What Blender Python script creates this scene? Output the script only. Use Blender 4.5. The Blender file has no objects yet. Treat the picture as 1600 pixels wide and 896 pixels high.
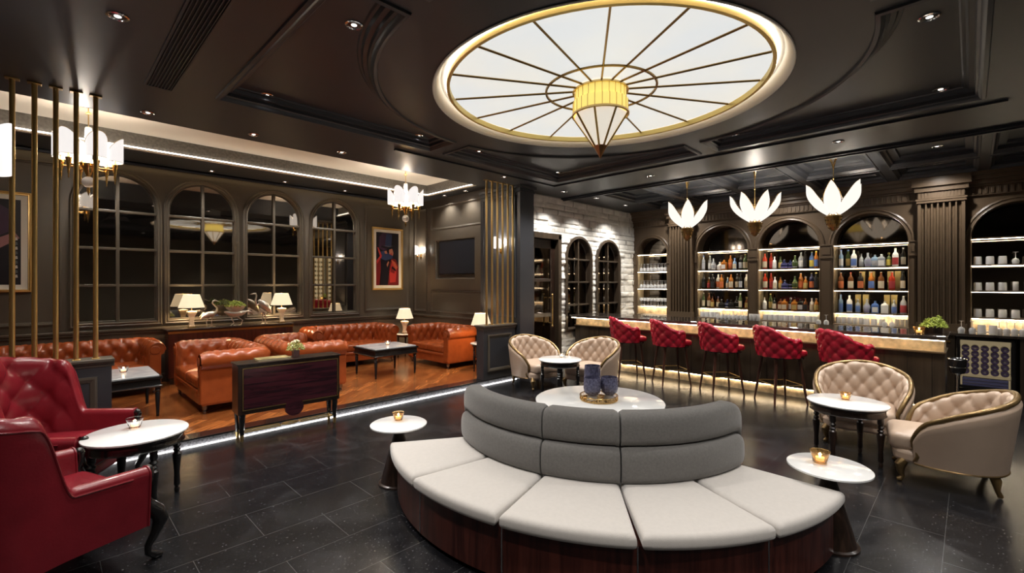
import bpy, bmesh, math, random
import numpy as np
from math import sin, cos, pi, radians, sqrt, exp
from mathutils import Vector

random.seed(7)
SC = bpy.context.scene
COL = SC.collection
# ------------------------------------------------------------------ camera
cam_d = bpy.data.cameras.new('camera'); cam = bpy.data.objects.new('camera', cam_d); COL.objects.link(cam)
cam.location = (0, 0, 1.68)
cam.rotation_euler = (radians(90), 0, radians(-44.9))
cam_d.sensor_width = 36; cam_d.lens = 36 * 724 / 1600
cam_d.shift_x = (800 - 790) / 1600; cam_d.shift_y = -(448 - 443.5) / 1600
cam_d.clip_start = 0.05
SC.camera = cam
# ------------------------------------------------------------------ view, world
SC.view_settings.view_transform = 'Standard'; SC.view_settings.look = 'None'
SC.view_settings.gamma = 1; SC.view_settings.use_curve_mapping = False
SC.view_settings.exposure = 0.6
W = bpy.data.worlds.new('world'); SC.world = W; W.use_nodes = True
W.node_tree.nodes['Background'].inputs[0].default_value = (0.9, 0.93, 1, 1)
W.node_tree.nodes['Background'].inputs[1].default_value = 0.02
DOWN_W = 105.0       # watts of one recessed downlight
CHAND_W = 17.0       # watts of one chandelier bulb group
SKY_E = 0.52         # skylight glass
# ------------------------------------------------------------------ levels
CZ = 3.42            # main ceiling
PZ = 0.08            # raised lounge floor
WY = 9.3             # mirror window wall plane (y)
TX = 6.2             # screen wall plane (x)
BX = 10.4            # back bar wall plane (x)
KY = 5.95            # white stone wall plane (y)
SOZ = 3.56           # lounge soffit
TRZ = 3.80           # lounge tray ceiling
SKC = (3.68, 2.44)   # skylight centre

# ================================================================== materials
def nt(name):
    m = bpy.data.materials.new(name); m.use_nodes = True
    n = m.node_tree.nodes; l = m.node_tree.links
    return m, n, l, n['Principled BSDF']
def setp(b, **k):
    for a, v in k.items():
        s = a.replace('_', ' ')
        for key in b.inputs.keys():
            if key.lower() == s.lower():
                b.inputs[key].default_value = v
def mat(name, col, rough=.5, metal=0, bump=0, bscale=30, var=0, vscale=4, **k):
    m, n, l, b = nt(name)
    setp(b, Base_Color=(*col, 1), Roughness=rough, Metallic=metal, **k)
    if var or bump:
        tc = n.new('ShaderNodeTexCoord')
    if var:
        ns = n.new('ShaderNodeTexNoise'); ns.inputs['Scale'].default_value = vscale; ns.inputs['Detail'].default_value = 5
        l.new(tc.outputs['Object'], ns.inputs['Vector'])
        r = n.new('ShaderNodeValToRGB')
        r.color_ramp.elements[0].position = .3; r.color_ramp.elements[1].position = .7
        r.color_ramp.elements[0].color = (*[c * (1 - var) for c in col], 1)
        r.color_ramp.elements[1].color = (*[min(1, c * (1 + var)) for c in col], 1)
        l.new(ns.outputs['Fac'], r.inputs['Fac']); l.new(r.outputs['Color'], b.inputs['Base Color'])
    if bump:
        n2 = n.new('ShaderNodeTexNoise'); n2.inputs['Scale'].default_value = bscale; n2.inputs['Detail'].default_value = 4
        l.new(tc.outputs['Object'], n2.inputs['Vector'])
        bp = n.new('ShaderNodeBump'); bp.inputs['Strength'].default_value = bump; bp.inputs['Distance'].default_value = .01
        l.new(n2.outputs['Fac'], bp.inputs['Height']); l.new(bp.outputs['Normal'], b.inputs['Normal'])
    return m
def emat(name, col, s, base=None):
    m, n, l, b = nt(name)
    setp(b, Base_Color=(*(base or col), 1), Roughness=.5, Emission_Color=(*col, 1), Emission_Strength=s)
    return m
def woodmat(name, c1, c2, scale=(1, 1, 1), rough=.35, coat=.3, wscale=3.0, dist=6):
    m, n, l, b = nt(name)
    tc = n.new('ShaderNodeTexCoord'); mp = n.new('ShaderNodeMapping'); mp.inputs['Scale'].default_value = scale
    l.new(tc.outputs['Object'], mp.inputs['Vector'])
    ns = n.new('ShaderNodeTexNoise'); ns.inputs['Scale'].default_value = wscale; ns.inputs['Detail'].default_value = 8; ns.inputs['Distortion'].default_value = dist * .1
    l.new(mp.outputs['Vector'], ns.inputs['Vector'])
    r = n.new('ShaderNodeValToRGB'); r.color_ramp.elements[0].position = .35; r.color_ramp.elements[1].position = .66
    r.color_ramp.elements[0].color = (*c1, 1); r.color_ramp.elements[1].color = (*c2, 1)
    l.new(ns.outputs['Fac'], r.inputs['Fac']); l.new(r.outputs['Color'], b.inputs['Base Color'])
    setp(b, Roughness=rough, Coat_Weight=coat, Coat_Roughness=.15)
    return m

M = {}
M['ceil'] = mat('charcoal_ceiling', (.027, .030, .036), .37, bump=.03, bscale=3)
M['wall'] = mat('taupe_wall_paint', (.088, .073, .055), .34, bump=.02, bscale=4)
M['wallbar'] = mat('bronze_bar_paint', (.112, .076, .046), .32)
M['pier'] = mat('charcoal_pier_paint', (.035, .036, .042), .4)
M['black'] = mat('black_lacquer', (.010, .009, .009), .25, Coat_Weight=.4)
M['dark'] = mat('dark_void', (.008, .008, .008), .7)
M['cream'] = mat('cream_plaster', (.66, .60, .50), .6)
M['creamlip'] = mat('cream_skylight_lip', (.80, .75, .66), .5)
M['brass'] = mat('brushed_brass', (.74, .52, .21), .36, 1)
M['brassd'] = mat('aged_brass', (.36, .23, .08), .35, 1)
M['gold'] = mat('polished_gold', (.85, .55, .20), .18, 1)
M['ringgold'] = mat('satin_gold_ring', (.78, .58, .20), .45, .8)
M['chrome'] = mat('polished_chrome', (.75, .74, .72), .12, 1)
M['silver'] = mat('antique_silver', (.80, .75, .68), .34, .85)
M['marble'] = mat('white_marble', (.88, .88, .87), .12, var=.05, vscale=3, Coat_Weight=.3)
M['marblegrey'] = mat('grey_veined_marble', (.56, .57, .58), .15, var=.22, vscale=6)
M['bartop'] = mat('dark_marble_bar_top', (.045, .035, .028), .08, var=.6, vscale=5, Coat_Weight=.5)
M['mahog'] = woodmat('mahogany_veneer', (.030, .006, .004), (.085, .020, .013), (14, 14, .8), .3, .3, 2)
M['mahogh'] = woodmat('burgundy_veneer', (.018, .006, .010), (.075, .014, .022), (.8, .8, 12), .22, .5, 2)
M['espresso'] = woodmat('espresso_wood', (.012, .007, .005), (.035, .018, .012), (12, 12, 1), .3, .3, 2)
M['walnut'] = woodmat('walnut_leg_wood', (.035, .012, .008), (.09, .03, .018), (14, 14, 1), .3, .3, 2)
M['plank'] = woodmat('dark_bar_planks', (.028, .019, .012), (.050, .034, .021), (7, 7, .5), .35, .2, 2)
M['cognac'] = mat('cognac_leather', (.33, .070, .017), .25, bump=.10, bscale=90, var=.12, vscale=9, Coat_Weight=.15)
M['burg'] = mat('burgundy_leather', (.205, .012, .020), .27, bump=.08, bscale=90, var=.12, vscale=7, Coat_Weight=.15)
M['red'] = mat('crimson_leather', (.36, .010, .026), .26, bump=.05, bscale=90, Coat_Weight=.3)
M['champ'] = mat('champagne_leather', (.50, .375, .285), .33, bump=.04, bscale=60, var=.06, Coat_Weight=.1)
M['oatmeal'] = mat('oatmeal_fabric', (.55, .515, .48), .9, bump=.15, bscale=260, var=.03, vscale=40, Sheen_Weight=.3)
M['greyfab'] = mat('grey_fabric', (.135, .128, .120), .9, bump=.2, bscale=260, var=.12, vscale=70, Sheen_Weight=.3)
M['rim'] = mat('antique_gilt_wood', (.23, .15, .065), .32, .7, var=.35, vscale=12)
M['rimdark'] = mat('bronze_gilt_wood', (.12, .075, .035), .32, .6, var=.5, vscale=14)
M['ceramic'] = mat('white_ceramic', (.80, .72, .60), .15, Coat_Weight=.5)
M['glass'] = mat('clear_glass', (.97, .98, 1), .03, Transmission_Weight=1.0, IOR=1.45)
M['frost'] = mat('bright_cut_glass', (.98, .98, .98), .07, Transmission_Weight=.50, IOR=1.40)
M['amberglass'] = mat('amber_glass', (.80, .58, .30), .05, Transmission_Weight=.95, IOR=1.4)
M['crackle'] = mat('violet_crackle_glass', (.17, .17, .28), .18, bump=.8, bscale=70, var=.5, vscale=55, Transmission_Weight=.25)
M['glowtint'] = mat('painted_shelf_glow', (.42, .34, .22), .4)  # pale tint stands in for shelf LED light on the niche sides
M['mirror'] = mat('dark_mirror', (.42, .38, .33), .03, 1)
M['nmirror'] = mat('smoked_mirror', (.13, .11, .09), .05, 1)
M['screen'] = mat('television_screen', (.022, .025, .034), .22)
M['mat_board'] = mat('cream_mount_board', (.72, .68, .60), .7)
M['leaf'] = mat('lime_green_leaves', (.35, .42, .07), .6, var=.4, vscale=30)
M['leafd'] = mat('olive_leaves', (.10, .12, .03), .6, var=.4, vscale=30)
M['rubber'] = mat('black_rubber', (.01, .01, .01), .6)
M['chromedk'] = mat('dark_steel', (.25, .25, .25), .25, 1)
M['paper'] = mat('gold_paper_box', (.42, .32, .12), .45, .2)
M['candle'] = emat('candle_wax_glow', (1, .66, .36), 1.0)
M['flame'] = emat('candle_flame', (1, .72, .35), 25)
M['ledw'] = emat('warm_led_strip', (1, .80, .52), 16)
M['ledshelf'] = emat('shelf_led_strip', (1, .83, .58), 26)
M['ledn'] = emat('neutral_led_strip', (1, .95, .88), 12)
M['ledlow'] = emat('cove_led_strip', (1, .93, .84), 4)
M['stepled'] = emat('step_led_strip', (1, .97, .93), 7)
M['skyled'] = emat('skylight_cove_led', (1, .95, .87), 3.6)
M['shade'] = emat('milk_glass_shade_lit', (1, .95, .92), .60, (.22, .21, .20))
M['petal'] = emat('opal_petal_glass_lit', (1, .94, .85), 0.70, (.14, .13, .12))
M['lampshade'] = emat('cream_fabric_shade_lit', (1, .80, .52), 0.62, (.30, .26, .20))
M['spot'] = emat('downlight_lens', (1, .95, .88), 1.5)
M['coolback'] = emat('lit_cooler_back', (1, .78, .45), .14, (.25, .2, .12))

def mk_sky():
    m, n, l, b = nt('skylight_glass')
    tc = n.new('ShaderNodeTexCoord'); ns = n.new('ShaderNodeTexNoise'); ns.inputs['Scale'].default_value = 1.3; ns.inputs['Detail'].default_value = 3
    l.new(tc.outputs['Object'], ns.inputs['Vector'])
    r = n.new('ShaderNodeValToRGB')
    r.color_ramp.elements[0].position = .35; r.color_ramp.elements[1].position = .65
    r.color_ramp.elements[0].color = (.90, .93, .93, 1); r.color_ramp.elements[1].color = (.98, .96, .88, 1)
    l.new(ns.outputs['Fac'], r.inputs['Fac']); l.new(r.outputs['Color'], b.inputs['Emission Color'])
    setp(b, Base_Color=(.30, .30, .30, 1), Roughness=.4, Emission_Strength=SKY_E)
    return m
M['sky'] = mk_sky()
M['conepane'] = emat('cone_lantern_glass', (1, .93, .80), .40)
M['yellowpane'] = emat('amber_band_glass', (.90, .72, .18), .55)

def mk_stonefloor():
    m, n, l, b = nt('black_marble_floor')
    tc = n.new('ShaderNodeTexCoord')
    mp = n.new('ShaderNodeMapping'); mp.inputs['Location'].default_value = (.56, .28, 0); l.new(tc.outputs['Object'], mp.inputs['Vector'])
    br = n.new('ShaderNodeTexBrick'); br.offset = .5; br.inputs['Scale'].default_value = 1
    br.inputs['Brick Width'].default_value = .8; br.inputs['Row Height'].default_value = .4
    br.inputs['Mortar Size'].default_value = .002; br.inputs['Mortar Smooth'].default_value = .2
    br.inputs['Color1'].default_value = (.006, .006, .0075, 1); br.inputs['Color2'].default_value = (.009, .009, .010, 1)
    br.inputs['Mortar'].default_value = (.06, .06, .06, 1)
    l.new(mp.outputs['Vector'], br.inputs['Vector'])
    n1 = n.new('ShaderNodeTexNoise'); n1.inputs['Scale'].default_value = 60; n1.inputs['Detail'].default_value = 6
    l.new(tc.outputs['Object'], n1.inputs['Vector'])
    r = n.new('ShaderNodeValToRGB'); r.color_ramp.elements[0].position = .62; r.color_ramp.elements[1].position = .76
    r.color_ramp.elements[0].color = (0, 0, 0, 1); r.color_ramp.elements[1].color = (.11, .11, .12, 1)
    l.new(n1.outputs['Fac'], r.inputs['Fac'])
    n3 = n.new('ShaderNodeTexNoise'); n3.inputs['Scale'].default_value = 2.2; n3.inputs['Detail'].default_value = 9; n3.inputs['Distortion'].default_value = 1.5
    l.new(tc.outputs['Object'], n3.inputs['Vector'])
    r3 = n.new('ShaderNodeValToRGB'); r3.color_ramp.elements[0].position = .5; r3.color_ramp.elements[1].position = .75
    r3.color_ramp.elements[0].color = (0, 0, 0, 1); r3.color_ramp.elements[1].color = (.012, .012, .013, 1)
    l.new(n3.outputs['Fac'], r3.inputs['Fac'])
    a = n.new('ShaderNodeMix'); a.data_type = 'RGBA'; a.blend_type = 'ADD'; a.inputs['Factor'].default_value = 1
    l.new(br.outputs['Color'], a.inputs['A']); l.new(r.outputs['Color'], a.inputs['B'])
    a2 = n.new('ShaderNodeMix'); a2.data_type = 'RGBA'; a2.blend_type = 'ADD'; a2.inputs['Factor'].default_value = 1
    l.new(a.outputs['Result'], a2.inputs['A']); l.new(r3.outputs['Color'], a2.inputs['B'])
    l.new(a2.outputs['Result'], b.inputs['Base Color'])
    mr = n.new('ShaderNodeMapRange'); mr.inputs['From Min'].default_value = .3; mr.inputs['From Max'].default_value = .7
    mr.inputs['To Min'].default_value = .20; mr.inputs['To Max'].default_value = .27
    l.new(n3.outputs['Fac'], mr.inputs['Value']); l.new(mr.outputs['Result'], b.inputs['Roughness'])
    bp = n.new('ShaderNodeBump'); bp.inputs['Strength'].default_value = .06; bp.inputs['Distance'].default_value = .02
    l.new(n3.outputs['Fac'], bp.inputs['Height']); l.new(bp.outputs['Normal'], b.inputs['Normal'])
    return m
M['floor'] = mk_stonefloor()

def mk_parquet():
    m, n, l, b = nt('orange_parquet')
    tc = n.new('ShaderNodeTexCoord'); mp = n.new('ShaderNodeMapping'); mp.inputs['Rotation'].default_value = (0, 0, radians(-38))
    l.new(tc.outputs['Object'], mp.inputs['Vector'])
    br = n.new('ShaderNodeTexBrick'); br.offset = .37; br.inputs['Scale'].default_value = 1
    br.inputs['Brick Width'].default_value = .62; br.inputs['Row Height'].default_value = .125
    br.inputs['Mortar Size'].default_value = .002; br.inputs['Bias'].default_value = -.1
    br.inputs['Color1'].default_value = (.20, .058, .014, 1); br.inputs['Color2'].default_value = (.40, .135, .035, 1)
    br.inputs['Mortar'].default_value = (.09, .028, .009, 1)
    l.new(mp.outputs['Vector'], br.inputs['Vector'])
    m2 = n.new('ShaderNodeMapping'); m2.inputs['Scale'].default_value = (2, 18, 1); l.new(mp.outputs['Vector'], m2.inputs['Vector'])
    ns = n.new('ShaderNodeTexNoise'); ns.inputs['Scale'].default_value = 2; ns.inputs['Detail'].default_value = 7; l.new(m2.outputs['Vector'], ns.inputs['Vector'])
    r = n.new('ShaderNodeValToRGB'); r.color_ramp.elements[0].position = .3; r.color_ramp.elements[1].position = .7
    r.color_ramp.elements[0].color = (.55, .55, .55, 1); r.color_ramp.elements[1].color = (1.25, 1.2, 1.1, 1)
    l.new(ns.outputs['Fac'], r.inputs['Fac'])
    a = n.new('ShaderNodeMix'); a.data_type = 'RGBA'; a.blend_type = 'MULTIPLY'; a.inputs['Factor'].default_value = 1
    l.new(br.outputs['Color'], a.inputs['A']); l.new(r.outputs['Color'], a.inputs['B']); l.new(a.outputs['Result'], b.inputs['Base Color'])
    setp(b, Roughness=.27, Coat_Weight=.3, Coat_Roughness=.2)
    return m
M['parquet'] = mk_parquet()
M['stone'] = mat('white_split_stone', (.76, .73, .67), .85, bump=.5, bscale=45, var=.14, vscale=6)
M['mortar'] = mat('grey_mortar', (.42, .40, .36), .9)  # grey joint tone along the stone edges
M['agate'] = mat('honey_travertine', (.62, .48, .31), .35, var=.45, vscale=9, bump=.1, bscale=20)
M['step'] = mat('speckled_step_stone', (.17, .17, .185), .3, var=.7, vscale=60)

# ================================================================== mesh helpers
def obj(name, v, f, m, parent=None, smooth=False, bevel=0, seg=2, mats=None, fm=None, solid=0, angle=None):
    me = bpy.data.meshes.new(name)
    me.from_pydata([tuple(map(float, p)) for p in v], [], [tuple(int(i) for i in q) for q in f])
    for mm in (mats or [m]): me.materials.append(mm)
    if fm is not None:
        for p, i in zip(me.polygons, fm): p.material_index = i
    bm = bmesh.new(); bm.from_mesh(me)
    bmesh.ops.recalc_face_normals(bm, faces=bm.faces)
    bm.to_mesh(me); bm.free()
    if smooth:
        me.polygons.foreach_set('use_smooth', [True] * len(me.polygons))
        if angle is None: angle = 40
        try: me.set_sharp_from_angle(angle=radians(angle))
        except Exception: pass
    o = bpy.data.objects.new(name, me); COL.objects.link(o)
    if parent is not None: o.parent = parent
    if solid:
        s = o.modifiers.new('solidify', 'SOLIDIFY'); s.thickness = solid; s.offset = 0
    if bevel:
        s = o.modifiers.new('bevel', 'BEVEL'); s.width = bevel; s.segments = seg; s.limit_method = 'ANGLE'; s.angle_limit = radians(40)
    return o

class MB:
    def __init__(s): s.v = []; s.f = []; s.m = []; s.cur = 0
    def add(s, v, f):
        o = len(s.v); s.v += [tuple(p) for p in v]; s.f += [tuple(i + o for i in q) for q in f]; s.m += [s.cur] * len(f); return s
    def box(s, x0, x1, y0, y1, z0, z1):
        return s.add([(x0, y0, z0), (x1, y0, z0), (x1, y1, z0), (x0, y1, z0), (x0, y0, z1), (x1, y0, z1), (x1, y1, z1), (x0, y1, z1)],
                     [(0, 3, 2, 1), (4, 5, 6, 7), (0, 1, 5, 4), (1, 2, 6, 5), (2, 3, 7, 6), (3, 0, 4, 7)])
    def taper(s, c0, w0, c1, w1, n=4):
        # square/round tapered bar between two centres
        return s.tube([c0, c1], [w0, w1], n)
    def lathe(s, prof, n=32, c=(0, 0, 0), cap=True, a0=0, sq=0):
        v = []; f = []
        for r, z in prof:
            for i in range(n):
                a = a0 + 2 * pi * i / n
                v.append((c[0] + r * cos(a), c[1] + r * sin(a), c[2] + z))
        for k in range(len(prof) - 1):
            for i in range(n):
                j = (i + 1) % n
                f.append((k * n + i, k * n + j, (k + 1) * n + j, (k + 1) * n + i))
        if cap:
            f.append(tuple(range(n))[::-1]); f.append(tuple((len(prof) - 1) * n + i for i in range(n)))
        return s.add(v, f)
    def tube(s, pts, r, n=8, closed=False, a0=0):
        P = [Vector(p) for p in pts]; N = len(P)
        R = r if hasattr(r, '__len__') else [r] * N
        v = []; f = []
        up = Vector((0, 0, 1)); prev = None
        for i in range(N):
            if closed: t = P[(i + 1) % N] - P[i - 1]
            else: t = P[min(i + 1, N - 1)] - P[max(i - 1, 0)]
            if t.length < 1e-9: t = Vector((0, 0, 1))
            t.normalize()
            if prev is None:
                ref = up if abs(t.z) < .95 else Vector((1, 0, 0))
                u = t.cross(ref).normalized()
            else:
                u = (prev - t * prev.dot(t))
                u = u.normalized() if u.length > 1e-6 else t.cross(up).normalized()
            prev = u; w = t.cross(u)
            for k in range(n):
                a = a0 + 2 * pi * k / n
                v.append(P[i] + (u * cos(a) + w * sin(a)) * R[i])
        for i in range(N if closed else N - 1):
            j = (i + 1) % N
            for k in range(n):
                q = (k + 1) % n
                f.append((i * n + k, i * n + q, j * n + q, j * n + k))
        if not closed:
            f.append(tuple(range(n))[::-1]); f.append(tuple((N - 1) * n + k for k in range(n)))
        return s.add([tuple(p) for p in v], f)
    def ball(s, c, r, n=12, m=8, sz=1):
        prof = [(max(r * sin(pi * k / m), 1e-4), -r * sz * cos(pi * k / m)) for k in range(m + 1)]
        return s.lathe(prof, n, c, cap=False)
    def grid(s, rows, closed_u=False):
        R = len(rows); N = len(rows[0]); v = [p for r in rows for p in r]; f = []
        for i in range(R - 1):
            for k in range(N if closed_u else N - 1):
                q = (k + 1) % N
                f.append((i * N + k, i * N + q, (i + 1) * N + q, (i + 1) * N + k))
        return s.add(v, f)
    def prism(s, poly, z0, z1):
        n = len(poly)
        v = [(x, y, z0) for x, y in poly] + [(x, y, z1) for x, y in poly]
        f = [tuple(range(n))[::-1], tuple(range(n, 2 * n))] + [(i, (i + 1) % n, n + (i + 1) % n, n + i) for i in range(n)]
        return s.add(v, f)
    def build(s, name, m, parent=None, **k):
        if isinstance(m, (list, tuple)): return obj(name, s.v, s.f, None, parent, mats=list(m), fm=s.m, **k)
        return obj(name, s.v, s.f, m, parent, **k)

def thing(name, label, cat, loc=(0, 0, 0), rz=0, group=None):
    o = bpy.data.objects.new(name, None); COL.objects.link(o); o.empty_display_size = .1
    o.location = loc; o.rotation_euler = (0, 0, rz); return tag(o, label, cat, group)
def tag(o, label, cat, group=None):
    o['label'] = label; o['category'] = cat
    if group: o['group'] = group
    return o
def struct(o): o['kind'] = 'structure'; return o
def dup(root, loc, rz=0, label=None, group=None, scale=None):
    r = root.copy(); COL.objects.link(r); r.location = loc; r.rotation_euler = (0, 0, rz)
    if label: r['label'] = label
    if group: r['group'] = group
    if scale: r.scale = scale
    for ch in list(root.children):
        c = ch.copy(); COL.objects.link(c); c.parent = r
        for g in list(ch.children):
            d = g.copy(); COL.objects.link(d); d.parent = c
    return r

def offset(poly, d, closed=True):
    """mitre offset of a polygon (positive = to the left of travel)"""
    P = [np.array(p, float) for p in poly]; n = len(P); out = []
    for i in range(n):
        a = P[i - 1] if (closed or i > 0) else None
        c = P[(i + 1) % n] if (closed or i < n - 1) else None
        b = P[i]
        ns = []
        for p, q in ((a, b), (b, c)):
            if p is None or q is None: continue
            t = q - p; L = np.hypot(*t)
            if L < 1e-9: continue
            t = t / L; ns.append(np.array([-t[1], t[0]]))
        if len(ns) == 2:
            m = ns[0] + ns[1]; L = m @ m
            m = m * (2 / L) if L > .3 else ns[0]
        else: m = ns[0]
        out.append(tuple(b + m * d))
    return out
def rings(mb, poly, prof, mp, closed=True):
    """sweep profile [(offset, height)] round a 2-D polygon; mp(x, y, h) -> 3-D"""
    rows = [[mp(x, y, h) for x, y in offset(poly, o, closed)] for o, h in prof]
    return mb.grid(rows, closed_u=closed)
def arch(x0, x1, z0, zs, n=18):
    """closed outline, counter-clockwise, straight sides to zs then half round"""
    c = (x0 + x1) / 2; r = (x1 - x0) / 2
    return [(x0, z0), (x1, z0)] + [(c + r * cos(pi * i / n), zs + r * sin(pi * i / n)) for i in range(n + 1)]
def holed(name, outer, holes, mp, m, depth=None, parent=None, bev=0):
    """flat sheet with holes, plus reveals of given depth at every hole"""
    bm = bmesh.new(); loops = []
    for lp in [outer] + holes:
        vs = [bm.verts.new((x, y, 0)) for x, y in lp]
        loops.append(vs)
        for i in range(len(vs)): bm.edges.new((vs[i], vs[(i + 1) % len(vs)]))
    bmesh.ops.triangle_fill(bm, use_beauty=True, edges=bm.edges[:])
    bm.verts.index_update()
    v = [mp(p.co.x, p.co.y, 0) for p in bm.verts]; f = [tuple(q.index for q in F.verts) for F in bm.faces]
    idx = [[q.index for q in lp] for lp in loops]; co = [[(q.co.x, q.co.y) for q in lp] for lp in loops]
    bm.free()
    if depth is not None:
        for li, lp in enumerate(idx[1:]):
            d = depth[li] if hasattr(depth, '__len__') else depth
            if d == 0: continue
            base = len(v); v += [mp(x, y, d) for x, y in co[li + 1]]; n = len(lp)
            f += [(lp[i], lp[(i + 1) % n], base + (i + 1) % n, base + i) for i in range(n)]
    return obj(name, v, f, m, parent)
def pad(mb, outline, z0, z1, r, crown=0.0, nr=4):
    """upholstered pad over an outline (counter-clockwise)"""
    rows = []
    for k in range(nr + 1):
        a = pi / 2 * k / nr; rows.append([(x, y, z0 + r - r * cos(a) if False else z0 + r * (1 - sin(a)) if False else z0 + r * (1 - cos(pi / 2 - a))) for x, y in offset(outline, r * (1 - sin(a)))])
    rows = []
    for k in range(nr + 1):
        a = -pi / 2 + pi / 2 * k / nr
        rows.append([(x, y, z0 + r + r * sin(a)) for x, y in offset(outline, r * (1 - cos(a)))])
    for k in range(nr + 1):
        a = pi / 2 * k / nr
        rows.append([(x, y, z1 - r + r * sin(a)) for x, y in offset(outline, r * (1 - cos(a)))])
    last = rows[-1]; cx = sum(p[0] for p in last) / len(last); cy = sum(p[1] for p in last) / len(last)
    for t in (.85, .65, .4, .15):
        rows.append([(cx + (x - cx) * t, cy + (y - cy) * t, z1 + crown * (1 - t * t)) for x, y, z in last])
    n = len(outline); o = len(mb.v)
    mb.grid(rows, closed_u=True)
    mb.f.append(tuple(o + (len(rows) - 1) * n + i for i in range(n))); mb.m.append(mb.cur)
    mb.f.append(tuple(o + i for i in range(n))[::-1]); mb.m.append(mb.cur)
    return mb
def rrect(x0, x1, y0, y1, r, n=5):
    out = []
    for cx, cy, a in ((x1 - r, y0 + r, -90), (x1 - r, y1 - r, 0), (x0 + r, y1 - r, 90), (x0 + r, y0 + r, 180)):
        for k in range(n + 1):
            t = radians(a + 90 * k / n); out.append((cx + r * cos(t), cy + r * sin(t)))
    return out
def tuftf(s, z, ds, dz):
    a = s / ds + z / dz; b = s / ds - z / dz
    fa = abs(sin(pi * a)); fb = abs(sin(pi * b))
    da = (a - round(a)); db = (b - round(b))
    return .58 * (fa * fb) ** .42 + .42 * (1 - exp(-(da * da + db * db) * 30))
def resample(pts, n):
    P = np.array(pts, float); d = np.r_[0, np.cumsum(np.hypot(*(P[1:] - P[:-1]).T))]
    s = np.linspace(0, d[-1], n); return np.c_[np.interp(s, d, P[:, 0]), np.interp(s, d, P[:, 1])], s
def upath(w, y0, y1, rc, n=110):
    pts = [(-w / 2, y0)]
    for cx, a0 in ((-w / 2 + rc, 180), (w / 2 - rc, 90)):
        for k in range(13):
            t = radians(a0 - 90 * k / 12); pts.append((cx + rc * cos(t), y1 - rc + rc * sin(t)))
    pts.append((w / 2, y0)); return resample(pts, n)
def shell(mb, P, s, H, zb, r, to=None, arc_end=0, lean=0, lean_o=None, puff=.02, ds=.12, dz=.12, side='in', nz=14, na=8, zo=None, no=6, zph=0, cw=None):
    """upholstered wall following the plan path P (outward normal = left of travel)"""
    T = np.gradient(P, axis=0); T /= np.hypot(*T.T)[:, None]; N = np.c_[-T[:, 1], T[:, 0]]
    zo = zb if zo is None else zo
    smid = s[-1] / 2; rows = []; rim = []; rimo = []
    for i in range(len(P)):
        h = H[i]; sec = []; L = 0
        for k in range(nz + 1):
            z = zb + (h - r - zb) * k / nz; sec.append([lean * (z - zb), z, -1, 0, z])
        oc = lean * (h - r - zb) + r; zc = h - r
        for k in range(1, na + 1):
            a = pi - (pi - radians(arc_end)) * k / na
            sec.append([oc + r * cos(a), zc + r * sin(a), cos(a), sin(a), zc + r * (pi - a)])
        xo, z1 = sec[-1][0], sec[-1][1]
        tt = to if to is not None else oc + r
        lo = lean if lean_o is None else lean_o
        if to is None:
            for k in range(1, no + 1):
                z = z1 + (zo - z1) * k / no; sec.append([xo + lo * (z - z1), z, 1, 0, z])
        else:
            sec.append([tt, z1 - .004, 1, 0, z1])
            for k in range(1, no + 1):
                z = z1 + (zo - z1) * k / no; sec.append([tt, z, 1, 0, z])
        row = []
        for j, (o, z, nx, nzv, tz) in enumerate(sec):
            w = 0
            if side == 'in' and j <= nz + na // 2: w = 1
            if side == 'in' and nz + na // 3 < j <= nz + na: w = max(0, 1 - (j - nz - na / 3) / (na / 2.5))
            if side == 'out' and j > nz + na // 2: w = 1
            if cw is not None: w *= cw[i]
            edge = min(1, min(s[i], s[-1] - s[i]) / .05)
            d = puff * w * edge * tuftf(s[i] - smid, tz + zph, ds, dz)
            q = P[i] + N[i] * (o + nx * d); row.append((q[0], q[1], z + nzv * d))
        rows.append(row)
        for k, lst in ((nz + na // 2, rim), (nz + na, rimo)):
            q = P[i] + N[i] * sec[k][0]; lst.append((q[0], q[1], sec[k][1] + (puff * .45 if k < nz + na and side == 'in' else 0)))
    m = len(rows[0]); o = len(mb.v)
    mb.grid(rows)
    mb.f.append(tuple(o + i for i in range(m))); mb.m.append(mb.cur)
    mb.f.append(tuple(o + (len(rows) - 1) * m + i for i in range(m))[::-1]); mb.m.append(mb.cur)
    return rim, rimo, rows
def spot(x, y, z, w, size=115, col=(1, .955, .90), parent=None, aim=None, blend=.9, r=.05):
    d = bpy.data.lights.new('downlight_beam', 'SPOT'); d.energy = w; d.color = col; d.spot_size = radians(size); d.spot_blend = blend; d.shadow_soft_size = r
    o = bpy.data.objects.new('downlight_beam', d); COL.objects.link(o); o.location = (x, y, z)
    if aim: o.rotation_euler = (Vector(aim) - Vector((x, y, z))).to_track_quat('-Z', 'Y').to_euler()
    return o
def point(x, y, z, w, r=.08, col=(1, .90, .78)):
    d = bpy.data.lights.new('bulb_light', 'POINT'); d.energy = w; d.color = col; d.shadow_soft_size = r
    o = bpy.data.objects.new('bulb_light', d); COL.objects.link(o); o.location = (x, y, z); return o
# ================================================================== STRUCTURE
def fz(z): return lambda x, y, h: (x, y, z + h)
X0, Y0 = -1.0, -3.2
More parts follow.
